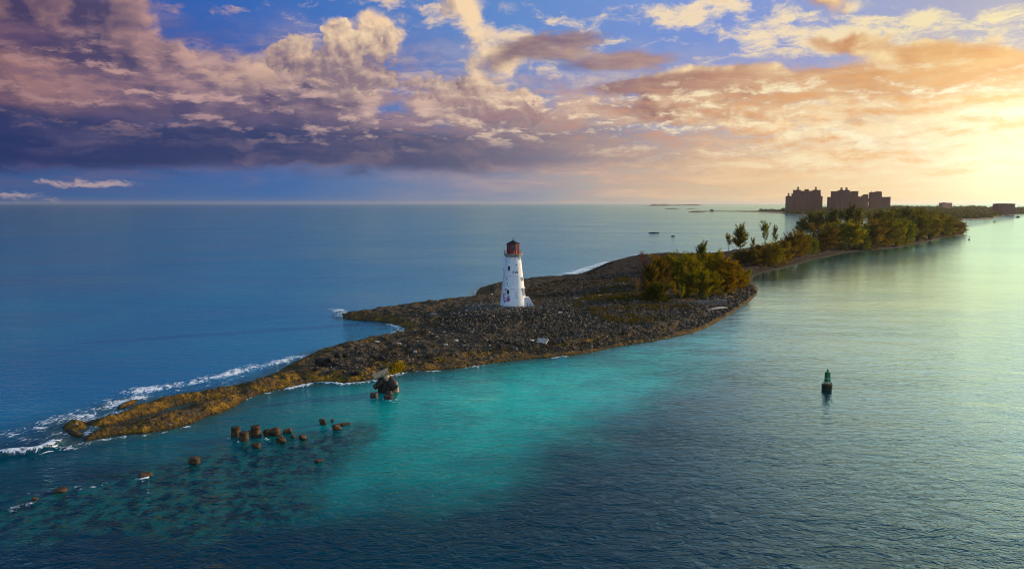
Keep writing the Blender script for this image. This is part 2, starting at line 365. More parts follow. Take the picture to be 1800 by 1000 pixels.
keepv = sd > -2.2
kf = keepv[:-1, :-1] & keepv[:-1, 1:] & keepv[1:, 1:] & keepv[1:, :-1]
V = np.stack([X, Y, H], -1).reshape(-1, 3)
V, F, at = compact(V, grid_faces(*X.shape, kf), {'shore': sd.ravel()})

m, N = mat_new('island_rock')
geo = N.node('ShaderNodeNewGeometry'); pos = geo.outputs['Position']
shore = N.node('ShaderNodeAttribute', attribute_name='shore').outputs['Fac']
n1 = N.noise(pos, .09, 6, .62, dim='3D'); n2 = N.noise(pos, 1.1, 6, .65, dim='3D'); n3 = N.noise(pos, .35, 5, .6, dim='3D')
n4 = N.voro(pos, 1.3, 'F1', 2, dim='3D')
rock = N.mix(N.sstep(n2, .38, .62), s2l((44, 37, 29)), s2l((96, 80, 60)))
rock = N.mix(N.mul(N.sstep(n1, .45, .62), .6), rock, s2l((58, 48, 28)))
rock = N.mix(N.mul(N.sstep(n3, .52, .68), .55), rock, s2l((104, 90, 74)))
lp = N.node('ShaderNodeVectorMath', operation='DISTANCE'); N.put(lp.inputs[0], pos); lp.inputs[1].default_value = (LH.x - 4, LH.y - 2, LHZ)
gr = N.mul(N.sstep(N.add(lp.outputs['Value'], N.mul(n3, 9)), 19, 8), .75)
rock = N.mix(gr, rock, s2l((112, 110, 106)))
sp = N.noise(pos, .75, 3, .5, dim='3D')
rock = N.mix(N.sstep(N.add(sp, N.mul(n2, .18)), .79, .83, 0, .8), rock, s2l((190, 178, 160)))
sh = N.add(shore, N.mul(N.sub(n3, .5), 5.0))
alg_sunrim = N.mix(N.sstep(n2, .35, .65), s2l((96, 72, 22)), s2l((158, 118, 34)))
alg_sunrim = N.mix(N.sstep(n3, .35, .6), alg_sunrim, s2l((78, 60, 34)))
nz = N.node('ShaderNodeSeparateXYZ', {0: geo.outputs['Normal']}).outputs[2]
rock = N.mix(N.mul(N.sstep(sh, 6.5, 4.5), N.sstep(N.add(nz, N.mul(N.sub(n3, .5), .12)), .985, .90, .35, .95)), rock, alg_sunrim)  # algae tone, weighted to steep faces to paint in sunlit rims
sxy = N.node('ShaderNodeSeparateXYZ', {0: pos})
wet = N.sstep(N.add(sxy.outputs[2], N.mul(N.sub(n3, .5), .25)), .32, .08)
rock = N.mix(N.mul(wet, .75), rock, s2l((38, 28, 16)))
sand = N.mul(N.sstep(N.noise(pos, .03, 4, .5, dim='3D'), .46, .56), N.mul(N.sstep(sxy.outputs[1], 480, 540), N.sstep(shore, 8.0, 14.0)))
rock = N.mix(N.mul(N.sstep(sxy.outputs[1], 290, 370), .95), rock, s2l((36, 29, 23)))
rock = N.mix(N.mul(sand, .8), rock, s2l((172, 140, 124)))
hgt = N.add(N.mul(n2, .5), N.add(N.mul(n4, -.45), N.mul(N.noise(pos, 3.2, 4, .6, dim='3D'), .2)))
bp = N.node('ShaderNodeBump', {'Height': hgt, 'Strength': 1.0, 'Distance': .7})
bs = N.node('ShaderNodeBsdfPrincipled', {'Base Color': rock, 'Roughness': N.lin(wet, 0, 1, .95, .75), 'Specular IOR Level': .15, 'Normal': bp.outputs[0]})
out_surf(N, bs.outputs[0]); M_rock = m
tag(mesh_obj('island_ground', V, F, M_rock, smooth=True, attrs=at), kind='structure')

# ------------------------------------------------------------------ the sea
def strip(pts, w, s, X, Y):
    d = seg_dist(X, Y, poly_world(pts)); return s * (1 - sst(d, w * .15, w))
foams = [([(232, 688), (262, 684), (300, 679), (340, 672), (380, 662), (420, 652), (460, 643), (500, 634), (524, 628)], 4.6, 1.0),
         ([(300, 688), (340, 683), (380, 674), (430, 661)], 2.2, .55),
         ([(524, 629), (560, 618), (600, 606), (650, 596), (690, 588)], 2.6, .55), ([(690, 588), (706, 581), (700, 573), (692, 569)], 3.2, 1.0),
         ([(230, 700), (205, 704), (180, 716), (150, 727), (125, 735), (100, 742), (70, 752)], 5.0, .72), ([(245, 722), (215, 724), (190, 731), (160, 736), (140, 740)], 2.6, .85),
         ([(262, 697), (240, 700), (225, 704), (200, 712)], 3.0, .8), ([(100, 742), (60, 752), (30, 762), (34, 775), (80, 776)], 4.0, .55), ([(95, 760), (110, 775), (140, 782), (160, 778)], 2.8, .6),
         ([(-20, 802), (20, 798), (50, 795), (78, 790), (94, 782)], 2.2, 1.25), ([(60, 798), (100, 790), (135, 784), (165, 776)], 2.2, .8),
         ([(150, 779), (190, 772), (225, 767), (262, 765), (300, 758), (340, 747)], 1.1, .7), ([(150, 750), (165, 752), (150, 765)], 1.4, .9),
         ([(505, 684), (530, 678), (556, 673), (580, 673), (600, 676), (630, 674), (664, 668)], 1.5, 1.1), ([(676, 664), (700, 658), (716, 655)], 1.5, 1.2), ([(716, 655), (745, 653), (770, 652)], 1.0, .8), ([(810, 648), (840, 643), (868, 640)], 1.3, .75),
         ([(975, 629), (995, 627)], 1.4, .9), ([(430, 704), (460, 693), (490, 686)], 1.0, .7),
         ([(1000, 481), (1020, 476), (1035, 471), (1050, 467), (1068, 461)], 6.5, 1.15), ([(900, 488), (960, 486), (1005, 481)], 4.5, .65), ([(1100, 449), (1160, 446), (1210, 446), (1250, 444), (1290, 438), (1304, 434)], 10, .75),
         ([(590, 543), (600, 548), (597, 556)], 3.2, .9), ([(10, 897), (35, 890), (60, 884), (76, 880)], 1.6, .75), ([(98, 866), (125, 859), (150, 850)], 1.2, .55), ([(238, 840), (252, 842), (262, 834)], .9, .8), ([(422, 785), (438, 783)], .7, .8),
         ([(344, 813), (364, 808)], .6, .55), ([(1136, 411.5), (1146, 410), (1168, 405)], 6, .55), ([(1152, 418), (1161, 417)], 5, .6), ([(1276, 425.5), (1298, 422)], 5, .55), ([(836, 516), (842, 512)], 3, .8),
         ([(403, 771), (412, 775), (434, 779), (456, 773)], .7, .62), ([(462, 768), (490, 781), (502, 779)], .7, .55), ([(560, 748), (600, 759), (620, 752)], .7, .55), ([(650, 702), (672, 700), (692, 706), (700, 694)], .9, .6), ([(1446, 686), (1462, 686)], .6, .5), ([(40, 868), (90, 864), (120, 870), (150, 858), (200, 846), (250, 838)], 1.0, .5)]
shallow_poly = [(-100, 810), (60, 800), (150, 772), (300, 750), (440, 690), (660, 660), (1000, 618), (1240, 570), (1310, 530), (1330, 505), (1318, 494), (1330, 478), (1400, 460), (1560, 434), (1690, 414), (1660, 424), (1500, 470), (1420, 520), (1370, 580), (1300, 640),
                (1210, 690), (1120, 730), (1060, 765), (1010, 790), (960, 830), (880, 870), (760, 895), (560, 905), (350, 880), (200, 850), (0, 840), (-120, 850)]
reef_poly = [(-60, 870), (40, 855), (200, 815), (330, 785), (430, 770), (560, 745), (640, 735), (720, 770), (640, 810), (600, 850), (560, 905), (420, 940), (200, 960), (0, 960), (-80, 940)]
rw = np.concatenate([np.exp(np.linspace(math.log(50), math.log(900), 640)), np.exp(np.linspace(math.log(900), math.log(40000), 90))[1:]])
azs = np.radians(np.concatenate([np.linspace(-180, -41, 30), np.linspace(-40, 38, 1040), np.linspace(39, 180, 30)]))
A, RR = np.meshgrid(azs, rw); X, Y = RR * np.sin(A), RR * np.cos(A)
near = (RR < 1300) & (Y > 30) & (np.abs(A) < .75)
xn, yn = X[near], Y[near]
sp_w = poly_world(shallow_poly); rf_w = poly_world(reef_poly)
d = seg_dist(xn, yn, sp_w, True); sdn = np.where(in_poly(xn, yn, sp_w), d, -d)
sdn = sdn + (fbm(xn * .06, yn * .06, 3, 40) - .5) * 16
shal = np.zeros(X.shape); shal[near] = .5 * sst(sdn, -9, 14) + .5 * sst(sdn, 2, 46)
d = seg_dist(xn, yn, rf_w, True); sdr = np.where(in_poly(xn, yn, rf_w), d, -d) + (fbm(xn * .1, yn * .1, 3, 44) - .5) * 12
reef = np.zeros(X.shape); reef[near] = sst(sdr, -5, 7)
sdl = land_sd(xn, yn); cst = np.zeros(X.shape); cst[near] = 1 - sst(-sdl, 0, 9)
fo = np.zeros(xn.shape)
for pts, w, s_ in foams: fo = np.maximum(fo, strip(pts, w, s_, xn, yn))
foam = np.zeros(X.shape); foam[near] = fo
Z = np.zeros(X.shape)
Z[near] = .35 * np.clip(fo, 0, 1) ** 2 * fbm(xn * .8, yn * .8, 3, 50) + (.5 * strip(foams[9][0], 2.0, 1.0, xn, yn))
V = np.stack([X, Y, Z], -1).reshape(-1, 3)
F = grid_faces(*X.shape)
V = np.vstack([V, [[0, 0, 0]]]); nc = len(azs)
hub = np.array([[i, i + 1, len(V) - 1] for i in range(nc - 1)])
at = {k_: np.append(v_.ravel(), 0) for k_, v_ in (('shallow', shal), ('reef', reef), ('coast', cst), ('foam', foam))}

m, N = mat_new('sea_water')
pos = N.node('ShaderNodeNewGeometry').outputs['Position']
A_ = lambda n_: N.node('ShaderNodeAttribute', attribute_name=n_).outputs['Fac']
shal_, reef_, cst_, foam_ = A_('shallow'), A_('reef'), A_('coast'), A_('foam')
sx = N.node('ShaderNodeSeparateXYZ', {0: pos})
big = N.noise(pos, .018, 4, .55); mid_ = N.noise(pos, .12, 4, .6)
deepL = s2l((0, 108, 156)); deepR_sheen = N.mix(N.mul(N.sstep(sx.outputs[0], 30, 230), N.sstep(sx.outputs[1], 110, 330)), s2l((0, 44, 62)), s2l((96, 160, 130)))  # pale right side paints the bright sky's reflection into the water colour
deep = N.mix(N.sstep(N.sub(N.sub(sx.outputs[1], 115), N.mul(N.add(sx.outputs[0], 68), 1.35)), -15, 30), deepR_sheen, deepL)
deep = N.mix(N.mul(N.sstep(big, .35, .65), .5), deep, N.vm('MULTIPLY', deep, (1, 1.5, 1.1)))
turq = N.mix(N.sstep(N.add(shal_, N.mul(N.sub(mid_, .5), .5)), .3, 1.0), s2l((0, 146, 136)), s2l((0, 208, 184)))
westd = N.sstep(N.add(sx.outputs[0], N.mul(sx.outputs[1], .25)), -22, 42)
turq = N.mix(westd, s2l((0, 92, 100)), turq)
pt = N.noise(N.vm('MULTIPLY', pos, (.05, .07, 1)), 1, 7, .68)
turq = N.mix(N.sstep(pt, .50, .66, 0, .45), turq, s2l((0, 104, 112)))
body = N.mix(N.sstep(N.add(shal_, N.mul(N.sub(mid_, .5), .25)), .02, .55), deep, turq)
rp = N.noise(N.vm('MULTIPLY', pos, (.62, .42, 1)), 1, 6, .66); rp2 = N.noise(pos, .8, 4, .6)
reefc = N.mix(N.sstep(rp, .40, .60), s2l((0, 34, 44)), s2l((4, 88, 84)))
reefc = N.mix(N.sstep(N.add(rp2, N.mul(rp, .3)), .74, .82), reefc, s2l((50, 78, 50)))
body = N.mix(N.mul(reef_, N.sstep(N.add(reef_, N.mul(N.sub(rp, .5), 1.2)), .3, .7)), body, reefc)
body = N.mix(N.mul(N.sstep(N.add(cst_, N.mul(N.sub(mid_, .5), .5)), .55, .95), .6), body, s2l((60, 84, 70)))
sheltered = N.sstep(N.sub(N.sub(sx.outputs[1], 115), N.mul(N.add(sx.outputs[0], 68), 1.35)), 60, -20)
# waves (open near water is choppy, the sheltered far water lies calm)
dist_ = N.vm('LENGTH', pos, out=1)
w1 = N.noise(N.vm('MULTIPLY', pos, (.30, .42, 1)), 1, 3, .55, dist=.6)
w2 = N.noise(N.vm('MULTIPLY', pos, (.62, .95, 1)), 1, 4, .55, dist=.5)
w4 = N.noise(N.vm('MULTIPLY', pos, (2.1, 3.2, 1)), 1, 2, .5)
w3 = N.noise(N.vm('MULTIPLY', pos, (.06, .11, 1)), 1, 3, .5)
patch = N.lin(N.noise(N.vm('MULTIPLY', pos, (.006, .013, 1)), 1, 6, .62), .35, .65, .5, 1.35)
rid = N.m('ABSOLUTE', N.sub(w2, .5))
hh = N.add(N.mul(N.sub(w1, .5), 1.0), N.mul(N.sub(.5, N.mul(rid, 2.0)), .48))
hh = N.add(hh, N.mul(w4, .16))
hh = N.mul(hh, N.mul(patch, N.lin(shal_, 0, 1, 1.0, .75)))
hh = N.add(hh, N.mul(w3, 1.4))
bp = N.node('ShaderNodeBump', {'Height': hh, 'Strength': 1.0, 'Distance': N.m('MAXIMUM', N.lin(dist_, 100, 330, .25, .045), N.mul(N.sub(1.0, sheltered), .18))})
calm = N.mul(N.lin(dist_, 110, 650, .05, .16), N.lin(sheltered, 0, 1, .6, 1))
fr = N.mul(N.node('ShaderNodeFresnel', {'IOR': 1.333, 'Normal': bp.outputs[0]}).outputs[0], N.lin(N.mul(sheltered, N.sstep(sx.outputs[0], 0, 90)), 0, 1, 1.05, 2.3))
fr = N.m('MINIMUM', fr, .97)
bd = N.node('ShaderNodeBump', {'Height': hh, 'Strength': .5, 'Distance': .2})
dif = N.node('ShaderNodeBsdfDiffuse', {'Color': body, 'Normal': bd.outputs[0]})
glo = N.node('ShaderNodeBsdfGlossy', {'Color': (.62, .96, .95), 'Roughness': calm, 'Normal': bp.outputs[0]})
ws = N.node('ShaderNodeMixShader', {0: fr, 1: dif.outputs[0], 2: glo.outputs[0]}).outputs[0]
f1 = N.noise(N.vm('MULTIPLY', pos, (.9, .55, 1)), 1, 7, .7, dist=1.4); f2 = N.voro(N.vm('ADD', pos, N.vm('SCALE', N.noise(pos, 1.0, 3, .6, col=True), sc=1.2)), 1.1, 'DISTANCE_TO_EDGE', 2)
fl = N.sub(.30, f2)
f3 = N.noise(N.vm('MULTIPLY', pos, (.22, .16, 1)), 1, 4, .6, dist=.8)
fm = N.add(N.mul(foam_, .62), N.add(N.mul(N.sub(f1, .5), 2.3), N.add(N.mul(N.sub(f3, .5), 1.3), N.mul(fl, .6))))
fmask = N.mul(N.sstep(fm, .60, .86), N.sstep(foam_, .02, .2))
fdf = N.node('ShaderNodeBsdfDiffuse', {'Color': (.82, .85, .88)})
ws = N.node('ShaderNodeMixShader', {0: N.m('MULTIPLY', fmask, .95, clamp=True), 1: ws, 2: fdf.outputs[0]}).outputs[0]
out_surf(N, ws); M_sea = m
me = bpy.data.meshes.new('sea_water')
nq = len(F); nh = len(hub)
me.vertices.add(len(V)); me.vertices.foreach_set('co', V.astype(np.float32).ravel())
me.loops.add(nq * 4 + nh * 3); me.loops.foreach_set('vertex_index', np.concatenate([F.ravel(), hub[:, ::-1].ravel()]).astype(np.int32))
me.polygons.add(nq + nh); me.polygons.foreach_set('loop_start', np.concatenate([np.arange(nq) * 4, nq * 4 + np.arange(nh) * 3]).astype(np.int32))
me.update(calc_edges=True); me.polygons.foreach_set('use_smooth', [True] * (nq + nh))
for k_, v_ in at.items():
    a_ = me.attributes.new(k_, 'FLOAT', 'POINT'); a_.data.foreach_set('value', v_.astype(np.float32))
me.materials.append(M_sea); o = bpy.data.objects.new('sea_water', me); C.objects.link(o); tag(o, kind='structure')

# ------------------------------------------------------------------ mesh builder
class MB:
    def __init__(s): s.v = []; s.f = []
    def add(s, vs, fs):
        b = len(s.v); s.v += [Vector(v) for v in vs]; s.f += [[b + i for i in f] for f in fs]; return s
    def box(s, c, size, rot=0.0, tilt=None):
        x, y, z = [q / 2 for q in size]; M = Matrix.Rotation(rot, 3, 'Z')
        if tilt: M = M @ Matrix.Rotation(tilt[0], 3, 'X') @ Matrix.Rotation(tilt[1], 3, 'Y')
        vs = [M @ Vector((a * x, b * y, d * z)) + Vector(c) for d in (-1, 1) for a, b in ((-1, -1), (1, -1), (1, 1), (-1, 1))]
        return s.add(vs, [(3, 2, 1, 0), (4, 5, 6, 7), (0, 1, 5, 4), (1, 2, 6, 5), (2, 3, 7, 6), (3, 0, 4, 7)])
    def tube(s, p0, p1, r0, r1=None, n=8, caps=True):
        p0, p1 = Vector(p0), Vector(p1); r1 = r0 if r1 is None else r1
        q = (p1 - p0).to_track_quat('Z', 'Y'); vs = []
        for p, r in ((p0, r0), (p1, r1)):
            vs += [p + q @ Vector((r * math.cos(2 * math.pi * i / n), r * math.sin(2 * math.pi * i / n), 0)) for i in range(n)]
        fs = [(i, (i + 1) % n, n + (i + 1) % n, n + i) for i in range(n)]
        if caps: fs += [tuple(range(n))[::-1], tuple(range(n, 2 * n))]
        return s.add(vs, fs)
    def lathe(s, prof, n=24, c=(0, 0, 0), caps=True, ph=0.0, M=None):
        vs = [Vector((r * math.cos(2 * math.pi * i / n + ph), r * math.sin(2 * math.pi * i / n + ph), z)) for r, z in prof for i in range(n)]
        if M is not None: vs = [M @ v for v in vs]
        vs = [v + Vector(c) for v in vs]
        fs = [(k * n + i, k * n + (i + 1) % n, (k + 1) * n + (i + 1) % n, (k + 1) * n + i) for k in range(len(prof) - 1) for i in range(n)]
        if caps: fs += [tuple(range(n))[::-1], tuple((len(prof) - 1) * n + i for i in range(n))]
        return s.add(vs, fs)
    def build(s, name, mat, parent=None, smooth=False, bevel=0.0):
        o = mesh_obj(name, np.array([v[:] for v in s.v]), s.f, mat, parent)
        if smooth:
            o.data.polygons.foreach_set('use_smooth', [True] * len(o.data.polygons)); o.data.set_sharp_from_angle(angle=R(38))
        if bevel:
            b = o.modifiers.new('bevel', 'BEVEL'); b.width = bevel; b.segments = 2; b.limit_method = 'ANGLE'
        return o
def empty(name, loc, label=None, cat=None, group=None, rz=0.0, scale=1.0):
    o = bpy.data.objects.new(name, None); C.objects.link(o); o.location = loc; o.rotation_euler = (0, 0, rz); o.scale = (scale,) * 3
    o.empty_display_size = .5; return tag(o, label, cat, group)
def gh(x, y): return float(ground_h(np.array([x]), np.array([y]))[0])
def PG(px, py):                          # pixel -> point on the island ground
    z = 1.5
    for _ in range(4): p = P(px, py, z); z = gh(p.x, p.y)
    return Vector((p.x, p.y, z))
def zat(py, Yd):
    d = ray(900, py); return CAM_H + d.z * Yd / d.y

# ------------------------------------------------------------------ lighthouse
M_white = simple_mat('weathered_whitewash', (226, 228, 226), .75, scale=.5, col2=(200, 204, 204), bump=.02)
M_red = simple_mat('faded_red_paint', (168, 26, 28), .45, scale=2, col2=(124, 20, 24), spec=.5)
M_roof = simple_mat('dark_roof_paint', (44, 26, 24), .6, scale=2, col2=(30, 34, 30))
M_dark = simple_mat('dark_opening', (20, 18, 20), .6, var=.3)
M_rust = simple_mat('rusty_iron', (84, 46, 28), .8, scale=6, col2=(46, 30, 24))
M_gal = simple_mat('gallery_concrete', (186, 178, 160), .85, scale=2, col2=(140, 130, 116))
M_glass, N = mat_new('lantern_glass')
out_surf(N, N.node('ShaderNodeBsdfPrincipled', {'Base Color': s2l((150, 160, 160)), 'Roughness': .08, 'Transmission Weight': .75, 'IOR': 1.2}).outputs[0])
lh = empty('lighthouse', LH, 'tall white tapering lighthouse with dark red lantern room on the bare rock island', 'lighthouse')
base_z = -1.0; TOPH = zat(446.5, LH.y) - LHZ; RB, RT = 4.05, 2.2
def RH(h): return RB + (RT - RB) * h / TOPH
prof = []
for h in np.linspace(0, TOPH, 30): prof.append((RH(h), h))
for hb in (zat(504.8, LH.y) - LHZ, zat(482.4, LH.y) - LHZ):
    prof += [(RH(hb) + .0, hb - .12), (RH(hb) + .09, hb - .08), (RH(hb) + .09, hb + .06), (RH(hb), hb + .10)]
prof = sorted([(r, h) for r, h in prof if True], key=lambda t: t[1]); prof = [(RB, base_z)] + prof
m, N = mat_new('tower_whitewash')
tc = N.node('ShaderNodeTexCoord').outputs['Object']
st = N.noise(N.vm('MULTIPLY', tc, (1.6, 1.6, .22)), 1, 6, .65, dim='3D'); g = N.noise(tc, .6, 5, .6, dim='3D')
c = N.mix(N.sstep(g, .4, .7, 0, .5), s2l((232, 234, 232)), s2l((200, 204, 206)))
c = N.mix(N.sstep(st, .54, .72, 0, .6), c, s2l((158, 138, 116)))
zz = N.node('ShaderNodeSeparateXYZ', {0: tc}).outputs[2]
c = N.mix(N.mul(N.sstep(N.add(zz, N.mul(N.sub(g, .5), 2)), 1.0, -.2), .5), c, s2l((132, 126, 116)))
c = N.mix(N.sstep(N.noise(tc, 2.6, 4, .6, dim='3D'), .68, .74, 0, .7), c, s2l((140, 146, 150)))
b = N.node('ShaderNodeBsdfPrincipled', {'Base Color': c, 'Roughness': .7, 'Specular IOR Level': .3})
bp = N.node('ShaderNodeBump', {'Height': N.noise(tc, 3, 4, .6, dim='3D'), 'Distance': .04}); N.l.new(bp.outputs[0], b.inputs['Normal'])
out_surf(N, b.outputs[0]); M_tower = m
MB().lathe(prof, 64).build('tower', M_tower, lh, smooth=True)
def on_tower(px, py, out=0.0):
    h = zat(py, LH.y - 2) - LHZ; s_ = mpp(LH) * .99; r = RH(h)
    th = math.asin(max(-.97, min(.97, (px - 901.8) * s_ / r)))
    n = Vector((math.sin(th), -math.cos(th), 0)); p = n * (r + out); p.z = h
    return p, n, th
def tower_window(px, py, w, hgt, name='window', label=None, sub=True):
    p, n, th = on_tower(px, py, .0)
    fr = MB(); t = .13
    for sx_ in (-1, 1): fr.box(p + Vector((math.cos(th), math.sin(th), 0)) * sx_ * (w / 2 + t / 2), (t, .30, hgt + 2 * t), th)
    for sz in (-1, 1): fr.box(p + Vector((0, 0, sz * (hgt / 2 + t / 2))), (w, .28, t), th)
    o = fr.build(name, M_white, lh); MB().box(p, (w, .20, hgt), th).build('pane' if name == 'window' else 'door_leaf', M_dark, o)
    if label: o['label'] = label
    return o
tower_window(894.9, 471.3, .62, 1.25, label='dark upper window on the shaded side')
tower_window(893.2, 512.3, .68, 1.25, label='dark lower window above the graffiti')
tower_window(913.1, 452.8, .55, 1.2, label='window just under the gallery on the sunny side')
tower_window(917.3, 490.8, .5, 1.0)
tower_window(920.2, 514.3, .85, 2.5, 'doorway', 'tall narrow doorway above the sloping stair block')
tower_window(884.2, 475, .4, 1.0)
for px, py, w_, h_ in ((890.9, 489.6, .16, .8), (891.6, 497.6, .16, .6), (907.2, 465.3, .3, .25)):
    p, n, th = on_tower(px, py); MB().box(p, (w_, .16, h_), th).build('slit', M_dark, lh)
# stair block against the right foot of the tower
pb = MB(); u = Vector((math.sin(R(78)), math.cos(R(78)), 0)); v = Vector((u.y, -u.x, 0)); o0 = u * 2.2 + v * 1.0
pr = [(0, -1), (0, 2.8), (2.3, 2.8), (3.7, 0.4), (3.9, -1)]
vs = [o0 + u * a + v * sgn * 1.05 + Vector((0, 0, z)) for sgn in (-1, 1) for a, z in pr]
pb.add(vs, [(0, 1, 2, 3, 4), (9, 8, 7, 6, 5)] + [(i, 5 + i, 5 + (i + 1) % 5, (i + 1) % 5) for i in range(5)])
bm = bmesh.new()
o = pb.build('stair_block', M_white, lh, bevel=.05)
bm.from_mesh(o.data); bmesh.ops.recalc_face_normals(bm, faces=bm.faces); bm.to_mesh(o.data); bm.free()
# gallery, railing, lantern
gz = TOPH
MB().lathe([(RT + .02, gz - .9), (RT + .35, gz - .45), (2.75, gz - .2), (2.85, gz - .18), (2.85, gz + .02), (.5, gz + .03)], 40).build('gallery', M_gal, lh, smooth=True)
rail = MB(); rr_ = 2.75
for i in range(20):
    a = 2 * math.pi * i / 20 + .1
    deg = math.degrees(a) % 360
    if 225 < deg < 318 and i % 3: continue
    rail.tube((rr_ * math.cos(a), rr_ * math.sin(a), gz), (rr_ * math.cos(a), rr_ * math.sin(a), gz + 1.15), .055, n=6)
for zr, a0, a1 in ((1.1, -40, 225), (.6, -30, 180), (.08, 0, 360)):
    prev = None
    for d_ in range(a0, a1 + 1, 9):
        a = R(d_); q = Vector((rr_ * math.cos(a), rr_ * math.sin(a), gz + zr))
        if prev is not None: rail.tube(prev, q, .045, n=5)
        prev = q
rail.build('railing', M_gal, lh)
lan = MB(); n8 = 8; LR = 2.0; zl0, zl1 = gz + .03, gz + 3.1; ph = R(90 + 22.5)
lan.lathe([(LR, zl0), (LR, zl0 + .95), (LR - .12, zl0 + .95)], n8, ph=ph, caps=True)
corner = [Vector((LR * math.cos(2 * math.pi * i / n8 + ph), LR * math.sin(2 * math.pi * i / n8 + ph), 0)) for i in range(n8)]
for i in range(n8):
    a_, b_ = corner[i], corner[(i + 1) % n8]; mid = (a_ + b_) / 2; wd = (b_ - a_).length; ang = math.atan2((b_ - a_).y, (b_ - a_).x)
    lan.tube(a_ * .985 + Vector((0, 0, zl0)), a_ * .985 + Vector((0, 0, zl1)), .13, n=6)
    lan.box(mid * .985 + Vector((0, 0, zl1 - .17)), (wd, .16, .34), ang)
    for k in (-.25, 0, .25): lan.box(mid * .985 + (b_ - a_) * k + Vector((0, 0, (zl0 + .95 + zl1 - .34) / 2)), (.07, .08, zl1 - zl0 - 1.29), ang)
    for k in (.33, .66): lan.box(mid * .985 + Vector((0, 0, zl0 + .95 + (zl1 - zl0 - 1.29) * k)), (wd, .075, .07), ang)
lanroom = lan.build('lantern_room', M_red, lh)
for i in range(n8):
    a_, b_ = corner[i], corner[(i + 1) % n8]; mid = (a_ + b_) / 2 * .975; wd = (b_ - a_).length * .9; ang = math.atan2((b_ - a_).y, (b_ - a_).x)
    MB().box(mid + Vector((0, 0, (zl0 + .95 + zl1 - .34) / 2)), (wd, .02, zl1 - zl0 - 1.3), ang).build('glass_pane', M_glass, lanroom)
MB().lathe([(.2, zl0 + .02), (.2, zl0 + .8), (.42, zl0 + .9), (.45, zl0 + 1.5), (.2, zl0 + 1.7)], 12).build('lamp', M_gal, lanroom, smooth=True)
roof = MB().lathe([(LR + .22, zl1 - .04), (LR + .24, zl1 + .04), (1.2, zl1 + .52), (.25, zl1 + 1.0), (.1, zl1 + 1.1)], n8, ph=ph).build('roof', M_roof, lh)
MB().lathe([(.05, zl1 + 1.08), (.05, zl1 + 1.3), (.18, zl1 + 1.36), (.2, zl1 + 1.48), (.1, zl1 + 1.6), (.03, zl1 + 1.62), (.03, zl1 + 2.1)], 10).build('finial', M_rust, roof, smooth=True)
# sprayed letters and scribbles lying on the wall
def spray(name, strokes, px, py, size, col, wid=.12):
    mt = simple_mat(name + '_paint', col, .6, var=.2); mb = MB()
    for st_ in strokes:
        for (x0, y0), (x1, y1) in zip(st_[:-1], st_[1:]):
            k_ = 4
            for q in range(k_):
                pts_ = []
                for t in (q / k_, (q + 1) / k_):
                    xx = x0 + (x1 - x0) * t; yy = y0 + (y1 - y0) * t
                    p, n, th = on_tower(px, py)
                    r = RH(p.z + yy * size) + .03; th2 = th + xx * size / r
                    pts_.append(Vector((math.sin(th2) * r, -math.cos(th2) * r, p.z + yy * size)))
                mb.tube(pts_[0], pts_[1], wid / 2, n=5)
    return mb.build(name, mt, lh)
spray('graffiti', [[(-1.6, .5), (-.8, .5), (-1.6, -.5), (-.8, -.5)], [(-.5, .5), (-.1, -.5), (.35, .5)], [(.7, -.5), (.7, .5), (1.3, .4), (1.3, .1), (.7, 0), (1.4, -.1), (1.4, -.45), (.7, -.5)]], 905.8, 478.4, .55, (60, 62, 78), .13)
rg = random.Random(3)
def scr(n_, w_=1.0):
    return [[(rg.uniform(-w_, w_), rg.uniform(-1, 1)) for _ in range(4)] for _ in range(n_)]
spray('graffiti', scr(4), 893, 525.3, .75, (196, 70, 140), .16); spray('graffiti', scr(4), 892, 522.5, .7, (70, 60, 150), .13)
spray('graffiti', scr(3), 885.9, 520, .75, (206, 110, 150), .14); spray('graffiti', scr(3), 887, 528, .8, (70, 110, 180), .12); spray('graffiti', scr(2), 889.5, 508, .45, (205, 90, 150), .14)
# ------------------------------------------------------------------ iron posts by the tower foot
post0 = MB()
for i, (px, py, hh_) in enumerate([(927.2, 541, 1.5), (930.3, 541, 1.1), (933.0, 540, 1.3), (941.0, 538, 1.4), (943.4, 537.5, 2.2), (945.8, 538, 2.6), (948.3, 537, 1.2)]):
    p = PG(px, py)
    if i == 0:
        po = MB().tube((0, 0, -.4), (.06, 0, 1.0), .09, .08, 7).tube((-.02, 0, .82), (.28, .05, .84), .04, .03, 5).build('iron_post', M_rust)
        first = po
    else:
        po = first.copy(); C.objects.link(po)
    po.location = p; po.scale = (1, 1, hh_); po.rotation_euler = (R(rg.uniform(-7, 7)), R(rg.uniform(-7, 7)), rg.uniform(0, 6))
    lab = ['rusty iron post at the shaded front corner of the stair block', 'short rusty post second from the tower corner', 'rusty post in front of the white sloping stair wall',
           'rusty post first right of the stair block', 'tall rusty post in the cluster right of the lighthouse', 'tallest rusty post right of the lighthouse', 'short rusty post farthest right of the lighthouse'][i]
    tag(po, lab, 'post', 'rusty posts around the lighthouse foot')

